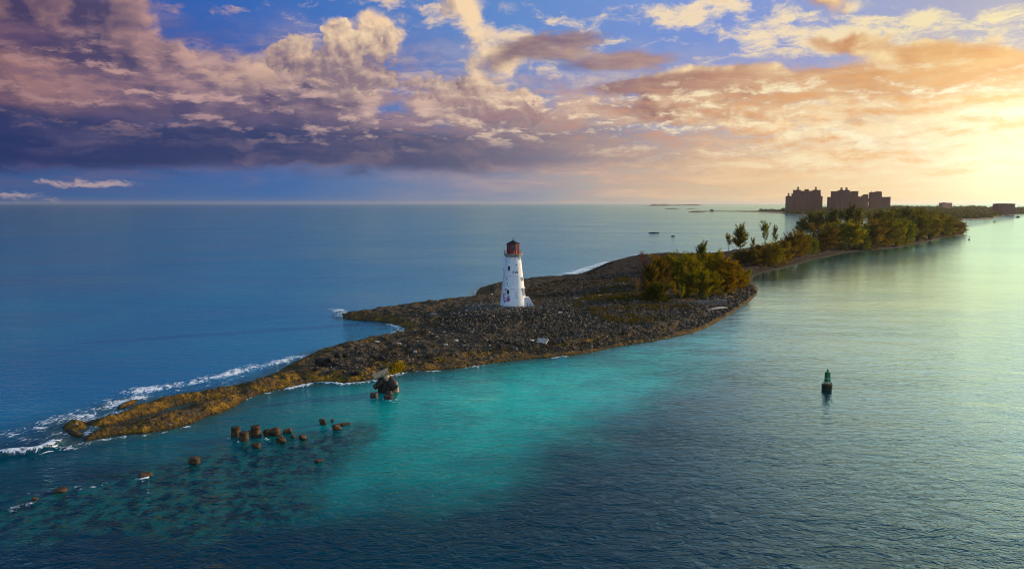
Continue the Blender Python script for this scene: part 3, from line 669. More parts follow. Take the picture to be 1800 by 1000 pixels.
# ------------------------------------------------------------------ green channel buoy
M_green = simple_mat('green_buoy_paint', (10, 128, 66), .4, scale=3, col2=(6, 96, 54), spec=.5)
M_hull = simple_mat('buoy_hull_paint', (58, 40, 26), .6, scale=2.5, col2=(22, 52, 30))
M_refl = simple_mat('pale_band', (206, 214, 196), .5, var=.1)
by = empty('channel_buoy', P(1453.8, 684.5, 0), 'green channel buoy with lattice tower and dark round float on open water', 'buoy', rz=.3)
fl_ = MB().lathe([(.55, -.9), (.92, -.5), (.95, .78), (.99, .8), (.99, .92), (.93, .96), (.5, 1.0)], 28).build('float', M_hull, by, smooth=True)
lt = MB()
for i in range(4):
    a = math.pi / 4 + i * math.pi / 2; x_, y_ = math.cos(a), math.sin(a)
    lt.tube((.52 * x_, .52 * y_, .96), (.42 * x_, .42 * y_, 3.15), .045, n=6)
    a2 = a + math.pi / 2; x2, y2 = math.cos(a2), math.sin(a2)
    for z0 in (1.15, 2.0, 3.1): lt.tube((.48 * x_, .48 * y_, z0), (.48 * x2, .48 * y2, z0), .03, n=5)
lt.build('lattice_tower', M_green, by)
for i in range(4):
    a = i * math.pi / 2; c_ = Vector((math.cos(a), math.sin(a), 0))
    MB().box(c_ * .33 + Vector((0, 0, 2.62)), (.02, .62, 1.0), a).build('day_board', M_green, by)
    MB().box(c_ * .35 + Vector((0, 0, 1.74)), (.02, .64, .5), a).build('day_board', M_green, by)
    MB().box(c_ * .352 + Vector((0, 0, 2.06)), (.02, .56, .12), a).build('reflective_band', M_refl, by)
    MB().box(c_ * .362 + Vector((0, 0, 1.36)), (.02, .56, .18), a).build('reflective_band', M_refl, by)
MB().lathe([(.45, 3.14), (.45, 3.2), (.2, 3.22), (.17, 3.5), (.2, 3.52), (.13, 3.75), (.03, 3.8), (.02, 4.1)], 14).build('lantern', M_green, by, smooth=True)
for a in (2.6, 5.2, .8): MB().tube((.75 * math.cos(a), .75 * math.sin(a), .94), (.75 * math.cos(a), .75 * math.sin(a), 1.35), .06, n=6).tube((.6 * math.cos(a), .6 * math.sin(a), 1.35), (.85 * math.cos(a), .85 * math.sin(a), 1.35), .05, n=6).build('mooring_lug', M_rust, by)

# ------------------------------------------------------------------ rocks
m, N = mat_new('algae_rock')
tc = N.node('ShaderNodeTexCoord').outputs['Object']; ps = N.node('ShaderNodeNewGeometry').outputs['Position']
a1 = N.noise(tc, 1.7, 6, .65, dim='3D'); a2 = N.noise(tc, 5, 5, .6, dim='3D')
c = N.mix(N.sstep(a1, .38, .6), s2l((92, 60, 26)), s2l((44, 33, 22)))
c = N.mix(N.sstep(a2, .5, .68, 0, .5), c, s2l((134, 94, 40)))
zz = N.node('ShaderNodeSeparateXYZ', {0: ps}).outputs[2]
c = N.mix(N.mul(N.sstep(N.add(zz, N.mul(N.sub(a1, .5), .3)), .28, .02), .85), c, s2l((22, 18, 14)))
bp = N.node('ShaderNodeBump', {'Height': N.add(a1, N.mul(a2, .5)), 'Distance': .18})
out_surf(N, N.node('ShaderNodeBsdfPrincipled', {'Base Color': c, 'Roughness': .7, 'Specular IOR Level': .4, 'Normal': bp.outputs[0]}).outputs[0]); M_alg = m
M_conc = simple_mat('sea_worn_sunlit_concrete', (216, 174, 132), .85, scale=1.5, col2=(160, 128, 98), bump=.05)  # worn tan, warmed in colour as if sunlit from the right
M_dconc = simple_mat('wet_dark_concrete', (70, 56, 42), .6, scale=1.4, col2=(38, 30, 24), bump=.06)
M_pale = simple_mat('pale_limestone', (196, 186, 168), .9, scale=2, col2=(150, 140, 124), bump=.03)
M_black = simple_mat('dark_boulder_rock', (52, 44, 36), .9, scale=1.2, col2=(26, 23, 21), bump=.08)
def rock_data(seed, size, flat=.6, sub=3, rough=.34, power=1.0):
    bm = bmesh.new(); bmesh.ops.create_icosphere(bm, subdivisions=sub, radius=1.0)
    off = Vector((seed * 7.31, seed * 3.17, seed * 1.7))
    for v_ in bm.verts:
        n_ = v_.co.normalized(); f = 1 + rough * 1.6 * mnoise.noise(n_ * 1.1 + off) + rough * .8 * mnoise.noise(n_ * 2.6 + off) + rough * .35 * mnoise.noise(n_ * 6 + off)
        co = n_ * f; q = .55
        co = Vector([math.copysign(abs(t) ** .8, t) for t in co])
        v_.co = Vector((co.x * size[0], co.y * size[1], co.z * size[2]))
    me = bpy.data.meshes.new('rock'); bm.to_mesh(me); bm.free()
    me.polygons.foreach_set('use_smooth', [True] * len(me.polygons)); me.set_sharp_from_angle(angle=R(32))
    return me
def rock(name, px, py, wpx, hpx, mat, label, cat, group=None, seed=1, ground=False, depth=1.0, sink=.35):
    p = PG(px, py) if ground else P(px, py, 0); s_ = mpp(p); w = wpx * s_ / 2; h = hpx * s_
    me = rock_data(seed, (w, w * depth, h / (2 - sink) * 1.0)); me.materials.append(mat)
    o = bpy.data.objects.new(name, me); C.objects.link(o); o.location = (p.x, p.y + w * depth * .6, p.z + h / (2 - sink) * (1 - sink) - .02); o.rotation_euler = (0, 0, seed * 1.3)
    return tag(o, label, cat, group)
RG = 'brown rocks breaking the surface'
for i, (px, py, w, h, lab) in enumerate([
    (470, 766, 15, 11, 'rounded brown rock right of the tallest round pile'), (482.5, 766, 17, 13, 'larger dark brown rock touching the rounded one right of the piles'),
    (493, 778, 15, 11, 'golden sided rock in front of the pair right of the piles'), (504.5, 762, 16, 7, 'low flat rock behind the golden sided rock'),
    (513.8, 770, 6, 5, 'tiny rock between the golden rock and the next small rock to its right'), (531, 772.5, 11, 8, 'small ochre rock standing alone at the right end of the near row'),
    (567, 747, 11, 10, 'upright brown rock in the far group of three'), (584, 741, 6, 4.5, 'smallest dark rock in the far group, farthest back'), (591, 756, 15, 10, 'wedge shaped rock at the right of the far group'),
    (450, 787, 16, 8, 'flat topped rock with foam beside it below the round piles'), (559, 812.5, 14, 4, 'thin awash rock alone in the turquoise water below the rock rows'),
    (604, 748, 20, 3, 'long thin awash rock just behind the wedge shaped rock'), (340.5, 815, 18, 10, 'rounded ochre rock alone below the reef ridge'),
    (104, 865.5, 19, 7, 'dark awash rock near the left edge with a brown cap'), (252, 838, 20, 5, 'barely awash rock ringed by foam left of the ochre rock'), (59.5, 881, 9, 7, 'small reddish rock beside the foam patch at the lower left'),
    (440, 762, 8, 6, 'small rock wedged between the round piles')]):
    rock('sea_rock', px, py, w, h, M_alg, lab, 'rock', RG, seed=i + 2)
rock('sea_rock', 1149, 410, 17, 1.7, M_black, 'dark low rock with white surf far behind the bushes', 'rock', 'rocks in the far lagoon', 31)
rock('sea_rock', 1284, 424.5, 12, 1.5, M_black, 'small dark rock with surf beside the sparse trees', 'rock', 'rocks in the far lagoon', 32)
rock('sea_rock', 1183, 415.5, 6, 1.6, M_black, 'tiny dark rock between the two surf rocks', 'rock', 'rocks in the far lagoon', 33)
BG = 'dark boulders on the western ledge'
for i, (px, py, w, h, lab) in enumerate([(563, 643, 16, 13, 'black block shaped boulder at the left of the ledge group'), (578, 641, 13, 12, 'dark boulder with a lit right edge in the ledge group'),
    (594, 630, 14, 9, 'dark boulder behind the ledge group nearest the sea'), (607, 628, 12, 8, 'low dark boulder at the right end of the ledge group'), (555, 655, 10, 6, 'small dark stone in front of the black block boulder'),
    (588, 641, 9, 6, 'small dark stone right of the lit edge boulder'), (625, 655, 18, 6, 'low dark mound of rock above the surf'), (672, 634, 14, 8, 'dark rubble boulder above the tumbled tetrapods'), (655, 630, 12, 6, 'dark rubble boulder left of the larger one')]):
    rock('ledge_boulder', px, py, w, h, M_black, lab, 'boulder', BG, seed=i + 50, ground=True)
# ------------------------------------------------------------------ old round piles
def pile(px, py, wpx, hpx, lab, tilt=0):
    p = P(px, py, 0); s_ = mpp(p); r = wpx * s_ / 2; h = hpx * s_ * 1.0
    e = empty('pile_stump', (p.x, p.y + r, 0), lab, 'pile', 'round concrete pile stumps in the water'); e.rotation_euler = (0, R(tilt), 0)
    mb = MB(); n_ = 26; prof_ = [(r * 1.06, -1.2), (r * 1.08, .2), (r * 1.0, h * .45), (r * .98, h * .8), (r * 1.03, h * .84), (r * 1.02, h * .97), (r * .9, h)]
    mb.lathe(prof_, n_)
    for v_ in mb.v:
        f = 1 + .07 * mnoise.noise(v_ * 1.8 + Vector((px, 0, 0))); v_.x *= f; v_.y *= f
    mb.build('shaft', M_alg, e, smooth=True)
    MB().lathe([(r * .9, h + .002), (r * .8, h + .05), (r * .1, h + .03)], 20).build('cap', M_dconc, e, smooth=True)
pile(412, 769, 15.5, 17, 'round concrete pile stump at the left of the three'); pile(426, 776, 16, 15, 'lowest round pile stump in front of the other two', 2); pile(447.5, 770, 16.5, 20, 'tallest round pile stump right of the other two', -2)

# ------------------------------------------------------------------ tumbled tetrapods by the beach
def limb(mb, p0, p1, r0, r1, seed=0):
    mb.tube(p0, p0 + (p1 - p0) * .92, r0, r1, 22, False); q0 = p0 + (p1 - p0) * .92; mb.tube(q0, p1, r1, r1 * .82, 22, True)
def tetra(name, loc, legs, mat, label, jitter=1.0):
    e = empty(name, loc, label, 'tetrapod', 'tumbled tetrapods beside the beach')
    for (a, b, r0, r1, mt) in legs:
        mb = MB(); limb(mb, Vector(a), Vector(b), r0, r1); o = mb.build('leg', mt, e, smooth=True)
    return e
tp = P(676, 692, 0); s_ = mpp(tp)
def L(px, py, dy=0.0):                    # local point of the tetrapod heap, in its own metres
    return Vector(((px - 676) * s_, dy, zat(py, tp.y + dy)))
core = MB().lathe([(.2, -1.0), (1.15, -.8), (1.35, .2), (1.2, 1.3), (.8, 2.2), (.3, 2.6)], 18, c=(0, 0, 0))
ta = tetra('tetrapod', (tp.x, tp.y + .6, 0), [(L(682, 654), L(656, 664, -.3), .62, .55, M_conc), (L(673, 655), L(686, 676), .5, .62, M_conc), (L(676, 670), L(657, 683, -.5), .75, .45, M_dconc), (L(680, 668), L(676, 697, .5), .95, .8, M_dconc), (L(672, 666, .5), L(668, 692, 1), .85, .7, M_dconc)], M_conc,
           'topmost tumbled tetrapod with a pale leg lying level above the water')
tb = tetra('tetrapod', (tp.x, tp.y, 0), [(L(685, 667, .8), L(695.5, 681, -.8), .72, .68, M_dconc), (L(693, 672, .6), L(697, 690, .1), .5, .5, M_conc), (L(686, 674, .5), L(684, 696, .2), .7, .6, M_dconc)], M_dconc, 'second tetrapod leaning at the right with a round leg end facing out')
TG = 'low concrete stumps by the tetrapods'
for px, py, w, h, mt, lab in ((657, 700, 13, 8.5, M_dconc, 'dark drum shaped stump left of the tetrapods'), (683.5, 695, 12, 7.5, M_dconc, 'upright round stump at the foot of the tetrapods'), (682, 702, 16, 6, M_dconc, 'flat low stump nearest the viewer below the tetrapods')):
    p = P(px, py, 0); r = w * s_ / 2; h_ = h * s_; mb = MB().lathe([(r, -.8), (r * 1.02, h_ * .8), (r * .9, h_), (r * .3, h_ * 1.03)], 22)
    for v_ in mb.v: f = 1 + .1 * mnoise.noise(v_ * 2 + Vector((px, 1, 0))); v_.x *= f; v_.y *= f
    o = mb.build('concrete_stump', mt, None, smooth=True); o.location = (p.x, p.y + r * .5, 0); tag(o, lab, 'stump', TG)

# ------------------------------------------------------------------ slabs, stones, logs on the island
for i, (px, py, w, h, lab) in enumerate([(762.4, 553.5, 14, 2.6, 'large pale flat slab of stone in the middle of the western plateau'), (768, 592, 7, 2, 'pale stone below and right of the large slab'), (784, 606.5, 9, 2.6, 'pale stone pair member on the lower plateau right of the pools'),
    (801, 599, 9, 2.4, 'pale slab right of centre on the lower plateau'), (816.5, 608, 6, 2, 'small pale stone near the lower ledge'), (861, 608, 3, 2, 'tiny white stone at the rubble edge'), (830, 586, 8, 2, 'pale stone at the left edge of the rubble field'),
    (781.6, 584, 5, 1.6, 'small pale stone in the open ground above the pale slab'), (755, 584, 5, 1.6, 'small pale stone left of its near twin'), (661.6, 602, 10, 2.2, 'pale flat stone by the small bay'), (700, 607, 9, 2.6, 'tan stone at the edge of the pools'),
    (733.6, 600.5, 4, 2, 'white stone above the blue pool'), (729, 619, 7, 2, 'pale stone below the blue pool'), (793.6, 586, 5, 1.6, 'pale stone above the tan group'), (628, 646.5, 3, 2, 'white speck of stone on the dark western mound'),
    (864, 518, 4, 1.8, 'white stone behind the lighthouse at its left'), (856, 551, 4, 1.8, 'white stone in the rubble left of the lighthouse'), (985, 550, 10, 2.2, 'pale slab in the rubble right of the lighthouse'), (1040, 523, 5, 1.6, 'pale stone near the driftwood log')]):
    rock('flat_stone', px, py, w, h, M_pale, lab, 'stone', 'pale flat stones on the island', seed=i + 80, ground=True, depth=.8, sink=.6)
def slab(name, a, b, w, h, mat, label, cat, dz=0.0, tilt=None):
    a, b = PG(*a), PG(*b); d_ = b - a; mb = MB().box((0, 0, 0), (Vector((d_.x, d_.y)).length, w, h), math.atan2(d_.y, d_.x), tilt)
    o = mb.build(name, mat, None, bevel=.05); o.location = (a + b) / 2 + Vector((0, 0, h * .4 + dz)); return tag(o, label, cat)
slab('broken_slab', (944, 612), (962, 613), 1.6, .35, M_pale, 'pale broken slab tilted on the near ledge below the lighthouse', 'slab', .3, (R(32), 0))
slab('broken_slab', (932, 612), (938, 616), .5, .25, M_pale, 'narrow pale plank shaped slab left of the broken slab', 'slab', .3, (R(15), R(10)))
slab('driftwood_log', (1008, 525.5), (1074, 518.5), .35, .3, simple_mat('driftwood', (170, 150, 116), .8), 'long pale driftwood log lying in the rubble', 'log')
slab('concrete_wall', (1218, 535.5), (1276, 539.5), .6, 1.7, simple_mat('grey_concrete', (120, 112, 100), .9, scale=.8, col2=(88, 82, 74), bump=.03), 'low grey concrete wall at the shore in front of the bushes', 'wall', .1)
slab('concrete_slab', (1228, 542.5), (1274, 545), 2.2, .3, M_pale, 'pale flat concrete slab below the low wall', 'slab', .1)
# rubble: thousands of small stones
def in_px(poly, n, seed, z=1.8):
    pw = poly_world(poly, z); r_ = np.random.RandomState(seed); lo, hi = pw.min(0), pw.max(0); out = np.zeros((0, 2))
    while len(out) < n:
        q = r_.uniform(lo, hi, (n * 3, 2)); out = np.vstack([out, q[in_poly(q[:, 0], q[:, 1], pw)]])
    return out[:n]
base_rock = np.array([(-1, -1, -.6), (1, -1, -.6), (1, 1, -.6), (-1, 1, -.6), (-.6, -.7, .6), (.7, -.5, .7), (.6, .7, .5), (-.7, .6, .65)]) * .5
base_f = np.array([(0, 1, 5, 4), (1, 2, 6, 5), (2, 3, 7, 6), (3, 0, 4, 7), (4, 5, 6, 7)])
def scatter(name, pts, smin, smax, mat, label, cat, seed, patch=None):
    r_ = np.random.RandomState(seed)
    if patch: pts = pts[fbm(pts[:, 0] * patch, pts[:, 1] * patch, 3, seed) + r_.uniform(-.12, .12, len(pts)) > (.40 if seed == 5 else .46)]
    n = len(pts); z = ground_h(pts[:, 0], pts[:, 1]); sc_ = smin + (smax - smin) * r_.rand(n) ** 4
    a = r_.uniform(0, 6.28, n); b = r_.uniform(-.6, .6, n)
    v = base_rock[None] + r_.uniform(-.14, .14, (n, 8, 3)); v = v * sc_[:, None, None] * r_.uniform(.6, 1.3, (n, 1, 3))
    x = v[..., 0] * np.cos(b)[:, None] + v[..., 2] * np.sin(b)[:, None]; zz_ = -v[..., 0] * np.sin(b)[:, None] + v[..., 2] * np.cos(b)[:, None]; y = v[..., 1]
    X_ = x * np.cos(a)[:, None] - y * np.sin(a)[:, None] + pts[:, 0:1]; Y_ = x * np.sin(a)[:, None] + y * np.cos(a)[:, None] + pts[:, 1:2]; Z_ = zz_ + (z + sc_ * .2)[:, None]
    Vv = np.stack([X_, Y_, Z_], -1).reshape(-1, 3); Ff = (base_f[None] + (np.arange(n) * 8)[:, None, None]).reshape(-1, 4)
    o = mesh_obj(name, Vv, Ff, mat, attrs={'tone': np.repeat(r_.rand(n), 8)}); return tag(o, label, cat, kind='stuff')
m, N = mat_new('rubble_stone'); tn = N.node('ShaderNodeAttribute', attribute_name='tone').outputs['Fac']
c = N.ramp(tn, [(0, (38, 33, 27)), (.5, (66, 57, 47)), (.9, (82, 74, 64)), (1, (120, 110, 98))])
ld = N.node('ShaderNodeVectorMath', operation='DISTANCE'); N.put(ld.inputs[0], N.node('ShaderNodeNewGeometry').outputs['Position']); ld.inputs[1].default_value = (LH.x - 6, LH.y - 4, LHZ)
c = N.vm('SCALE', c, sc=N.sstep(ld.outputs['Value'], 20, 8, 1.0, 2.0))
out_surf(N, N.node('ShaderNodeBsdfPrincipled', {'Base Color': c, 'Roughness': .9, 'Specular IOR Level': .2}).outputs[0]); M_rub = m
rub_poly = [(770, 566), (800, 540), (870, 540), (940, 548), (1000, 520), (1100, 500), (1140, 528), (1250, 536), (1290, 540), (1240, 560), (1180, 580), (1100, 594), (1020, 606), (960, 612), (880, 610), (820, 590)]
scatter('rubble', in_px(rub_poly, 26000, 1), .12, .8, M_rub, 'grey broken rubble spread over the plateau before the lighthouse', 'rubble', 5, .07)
west_poly = [(560, 650), (640, 600), (720, 570), (760, 545), (880, 530), (1000, 500), (1100, 470), (1130, 500), (900, 625), (740, 640), (640, 655)]
scatter('rubble', in_px(west_poly, 9000, 2), .15, .8, M_rub, 'sparse loose stones on the western plateau', 'rubble', 6, .12)
east_poly = [(1210, 540), (1320, 498), (1330, 512), (1290, 540), (1230, 572), (1190, 580)]
scatter('rubble', in_px(east_poly, 3500, 3, 1), .15, 1.1, M_rub, 'broken rock along the eastern shore below the bushes', 'rubble', 7)

# ------------------------------------------------------------------ trees and bushes
def leaf_mat(name, transl=.45):
    m, N = mat_new(name); oi = N.node('ShaderNodeObjectInfo'); t = N.node('ShaderNodeAttribute', attribute_name='tone').outputs['Fac']
    c = N.mix(1.0, oi.outputs['Color'], N.ramp(t, [(0, (.45, .45, .4)), (.5, (.85, .85, .8)), (1, (1.5, 1.45, 1.1))], srgb=False), mode='MULTIPLY')
    d = N.node('ShaderNodeBsdfDiffuse', {'Color': c}); tr = N.node('ShaderNodeBsdfTranslucent', {'Color': N.mix(1.0, c, (1.25, 1.1, .6), mode='MULTIPLY')})
    out_surf(N, N.node('ShaderNodeMixShader', {0: transl, 1: d.outputs[0], 2: tr.outputs[0]}).outputs[0]); return m
M_leaf = leaf_mat('needle_foliage'); M_bark = simple_mat('grey_brown_bark', (86, 66, 52), .9, scale=8)
def tree_data(seed, kind):
    r = np.random.RandomState(seed); wood = MB(); LV = []; LT = []
    plume = dict(tree=(64, 62), bush=(84, 56), sparse=(22, 46), twig=(26, 12))[kind]
    nst = dict(tree=3, bush=6, sparse=2, twig=6)[kind]; stems = []
    for i in range(nst):
        a = r.uniform(0, 6.28); sp = dict(tree=.10, bush=.26, sparse=.14, twig=.25)[kind] * r.uniform(.4, 1)
        p = [Vector((math.cos(a) * .02, math.sin(a) * .02, -.03))]
        for k in range(1, 6):
            t = k / 5; p.append(Vector((math.cos(a) * sp * t + r.uniform(-.015, .015), math.sin(a) * sp * t + r.uniform(-.015, .015), t * r.uniform(.8, .95))))
        for k in range(5): wood.tube(p[k], p[k + 1], .016 * (1 - k * .18), .016 * (1 - (k + 1) * .18), 5, False)
        stems.append(p)
    for i in range(plume[0]):
        st_ = stems[i % nst]; lo = dict(tree=.16, bush=.02, sparse=.3, twig=.1)[kind]; t = lo + (1 - lo) * r.rand() ** .8
        k = min(4, int(t * 5)); b0 = st_[k].lerp(st_[k + 1], t * 5 - k)
        a = r.uniform(0, 6.28); wid = (.40 * (1 - t * .62) if kind != 'bush' else .44 * math.sqrt(max(.05, 1 - (t * .9) ** 2))) * r.uniform(.6, 1.15)
        up = (.12 + .24 * r.rand()) if kind != 'bush' else r.uniform(-.04, .30)
        tipp = b0 + Vector((math.cos(a) * wid, math.sin(a) * wid, up)); midp = b0.lerp(tipp, .5) + Vector((0, 0, -.03))
        wood.tube(b0, midp, .006, .004, 4, False); wood.tube(midp, tipp, .004, .001, 4, False)
        tone = r.uniform(.1, .9); L_ = (tipp - b0).length
        for j in range(plume[1]):
            u_ = .15 + .9 * r.rand(); c0 = (b0 + (midp - b0) * u_ * 2) if u_ < .5 else (midp + (tipp - midp) * (u_ * 2 - 1))
            c0 = np.array(c0[:]) + r.normal(0, .028 * (1.25 - u_ * .5) * (1.25 if kind == 'bush' else 1), 3)
            d_ = np.array((tipp - b0).normalized()[:]) * .8 + r.normal(0, .55, 3) + np.array([0, 0, .35]); d_ /= np.linalg.norm(d_)
            s1 = np.cross(d_, r.normal(0, 1, 3)); s1 /= np.linalg.norm(s1) + 1e-9
            ln = r.uniform(.035, .075); w_ = r.uniform(.010, .021)
            LV.append([c0 - s1 * w_, c0 + s1 * w_, c0 + d_ * ln + s1 * w_ * .3]); LT.append(np.clip(tone + r.uniform(-.25, .25), 0, 1))
    LV = np.array(LV).reshape(-1, 3); LF = np.arange(len(LV)).reshape(-1, 3)
    w_ = wood.build('trunk', M_bark); c_ = mesh_obj('crown', LV, LF, M_leaf, attrs={'tone': np.repeat(LT, 3)})
    dm, cm = w_.data, c_.data; bpy.data.objects.remove(w_); bpy.data.objects.remove(c_); return dm, cm
protos = {k: [tree_data(sd_, k) for sd_ in s_] for k, s_ in (('tree', (1, 2, 3, 4)), ('bush', (11, 12, 13, 14)), ('sparse', (21, 22)), ('twig', (31, 32)))}
COL = dict(olive=(128, 118, 18), gold=(136, 110, 10), lime=(128, 124, 20), brown=(108, 90, 26), dark=(82, 82, 22), mid=(108, 104, 24), red=(104, 50, 36), green=(104, 112, 24))
rt = random.Random(5)
def plant(name, px, py, hpx, wpx, kind, col, label, cat, group, ground=True, z=None):
    dip = {'shore_bush': 4.0, 'shore_shrub': 2.5}.get(name, 0)
    p = PG(px, py + dip) if ground else P(px, py, z or 0); s_ = mpp(p); h = (hpx + dip) * s_ * 1.04; w = wpx * s_ * (1.35 if kind == 'tree' else 1.15 if kind == 'sparse' else 1.25)
    if group == GD: h *= .93
    if name == 'casuarina_bush' and kind == 'bush': h *= .88
    e = empty(name, p - Vector((0, 0, .15)), label, cat, group, rz=rt.uniform(0, 6.28)); wr = w / (h * .95)
    e.scale = (h * wr, h * wr, h)
    dm, cm = protos[kind][rt.randrange(len(protos[kind]))]
    for nm, d_ in (('trunk', dm), ('crown', cm)):
        o = bpy.data.objects.new(nm, d_); C.objects.link(o); o.parent = e
        if nm == 'crown':
            cc = s2l(COL[col]); f = rt.uniform(.8, 1.2); o.color = (cc[0] * f, cc[1] * f, cc[2] * f, 1)
    return e
GA = 'bushes in the large thicket by the lighthouse'; GB = 'shrubs on the narrow neck of the island'; GC = 'bushes along the far eastern shore'; GD = 'tall feathery trees along the eastern ridge'
front = [(1129, 463, 22, 16, 'twig', 'red', 'small bare reddish shrub at the back left of the thicket'), (1156, 485, 36, 30, 'bush', 'brown', 'brown bush at the back left of the thicket'), (1180, 480, 38, 34, 'bush', 'mid', 'leafy bush at the back of the thicket left of the tall tuft'),
         (1206, 478, 36, 32, 'bush', 'olive', 'olive bush at the back centre of the thicket'), (1232, 474, 40, 26, 'tree', 'green', 'bush whose tuft stands highest above the thicket'), (1258, 474, 34, 32, 'bush', 'olive', 'olive bush at the back right of the thicket'),
         (1280, 482, 27, 32, 'bush', 'gold', 'golden bush at the far right back of the thicket'),
         (1128, 508, 52, 30, 'twig', 'red', 'thin reddish bush at the left edge of the thicket'), (1144, 512, 50, 28, 'bush', 'brown', 'tall brown bush near the left edge of the thicket'), (1162, 508, 58, 36, 'bush', 'brown', 'broad brown bush left of centre in the thicket'),
         (1187, 506, 58, 38, 'bush', 'mid', 'broad dark green bush in the middle row of the thicket'), (1212, 504, 56, 38, 'bush', 'olive', 'olive bush in the middle row at the thicket centre'), (1238, 502, 55, 40, 'bush', 'olive', 'olive bush in the middle row right of centre'),
         (1262, 500, 54, 38, 'bush', 'gold', 'golden green bush in the middle row at the right'), (1284, 502, 44, 36, 'bush', 'gold', 'golden bush second from the right end of the thicket'), (1305, 501, 31, 30, 'bush', 'lime', 'bright lime bush at the right end of the thicket over the water'),
         (1120, 520, 26, 22, 'twig', 'brown', 'low brown scrub bush at the lower left of the thicket'), (1140, 527, 32, 26, 'bush', 'brown', 'dark brown bush in the front row at the left'), (1160, 529, 38, 30, 'bush', 'dark', 'dark low bush in the front row beside the spiky one'),
         (1183, 532, 30, 22, 'sparse', 'gold', 'spiky yellow shrub with upright stems at the front of the thicket'), (1196, 531, 26, 20, 'sparse', 'lime', 'small spiky lime shrub right of the yellow one'), (1208, 524, 48, 34, 'bush', 'mid', 'leafy bush behind the low concrete wall at its left'),
         (1230, 522, 50, 34, 'bush', 'lime', 'bright green bush behind the middle of the concrete wall'), (1254, 520, 46, 34, 'bush', 'olive', 'olive bush behind the right end of the concrete wall'), (1277, 516, 46, 34, 'bush', 'gold', 'golden bush in the front row near the right shore'), (1297, 508, 30, 28, 'bush', 'gold', 'low golden bush at the shore under the lime one')]
for a in front: plant('casuarina_bush', *a[:6], a[6], 'bush', GA)
neck = [(1281, 442, 27, 20, 'sparse', 'olive', 'sparse leaning tree at the left of the narrow neck'), (1301, 443, 41, 30, 'tree', 'mid', 'full crowned tree on the narrow neck right of the sparse one'), (1321, 442, 22, 16, 'sparse', 'mid', 'small tree between the two taller trees of the neck'),
        (1345, 440, 43, 28, 'sparse', 'green', 'tall see-through tree on the neck'), (1363, 436, 34, 20, 'sparse', 'green', 'thin tree right of the tall see-through one')]
for a in neck: plant('casuarina_tree', *a[:6], a[6], 'tree', 'trees on the narrow neck of the island')
for i, (px, py, h, w, c_) in enumerate([(1302, 463, 22, 34, 'brown'), (1322, 463, 26, 34, 'brown'), (1342, 463, 30, 34, 'brown'), (1360, 461, 34, 34, 'olive'), (1374, 458, 34, 32, 'brown'), (1390, 455, 38, 34, 'brown'), (1406, 452, 38, 30, 'brown'), (1414, 450, 32, 26, 'green'), (1431, 447, 22, 18, 'green')]):
    plant('shore_shrub', px, py, h, w, 'bush', c_, ['low brown shrub nearest the thicket on the neck', 'brown shrub under the full crowned tree', 'brown shrub under the small tree of the neck', 'olive shrub below the tall see-through tree', 'brown shrub right of the olive one',
          'brown shrub in the middle of the neck', 'tall brown shrub left of the bright green one', 'bright green shrub in the middle of the neck shore', 'small bright green shrub standing out over the neck shore'][i], 'shrub', GB)
for i, (px, py, h, w, c_) in enumerate([(1445, 441, 36, 46, 'brown'), (1468, 441, 38, 46, 'mid'), (1492, 441, 38, 44, 'olive'), (1510, 440, 36, 34, 'green'), (1532, 438, 40, 46, 'brown'), (1556, 435, 42, 44, 'mid'), (1575, 433, 36, 36, 'lime'), (1592, 430, 36, 34, 'green'), (1612, 425, 42, 44, 'mid'),
                                        (1634, 421, 38, 42, 'olive'), (1656, 416, 32, 38, 'mid'), (1674, 413, 24, 30, 'brown'), (1688, 409, 15, 20, 'brown')]):
    plant('shore_bush', px, py, h, w, 'bush', c_, ['broad brown bush at the left start of the far bushes', 'dull green bush second in the far row', 'olive bush left of the bright rounded one', 'bright rounded bush at the first bend of the far shore', 'brown bush beyond the bright rounded one', 'tall dull green bush left of the pale sand spit',
          'lime bush standing over the pale sand spit', 'bright green bush behind the pale sand spit', 'large bush right of the sand spit', 'olive bush towards the eastern tip', 'dull bush close to the eastern tip', 'low brown bush at the eastern tip', 'smallest bush on the very end of the eastern tip'][i], 'bush', GC)
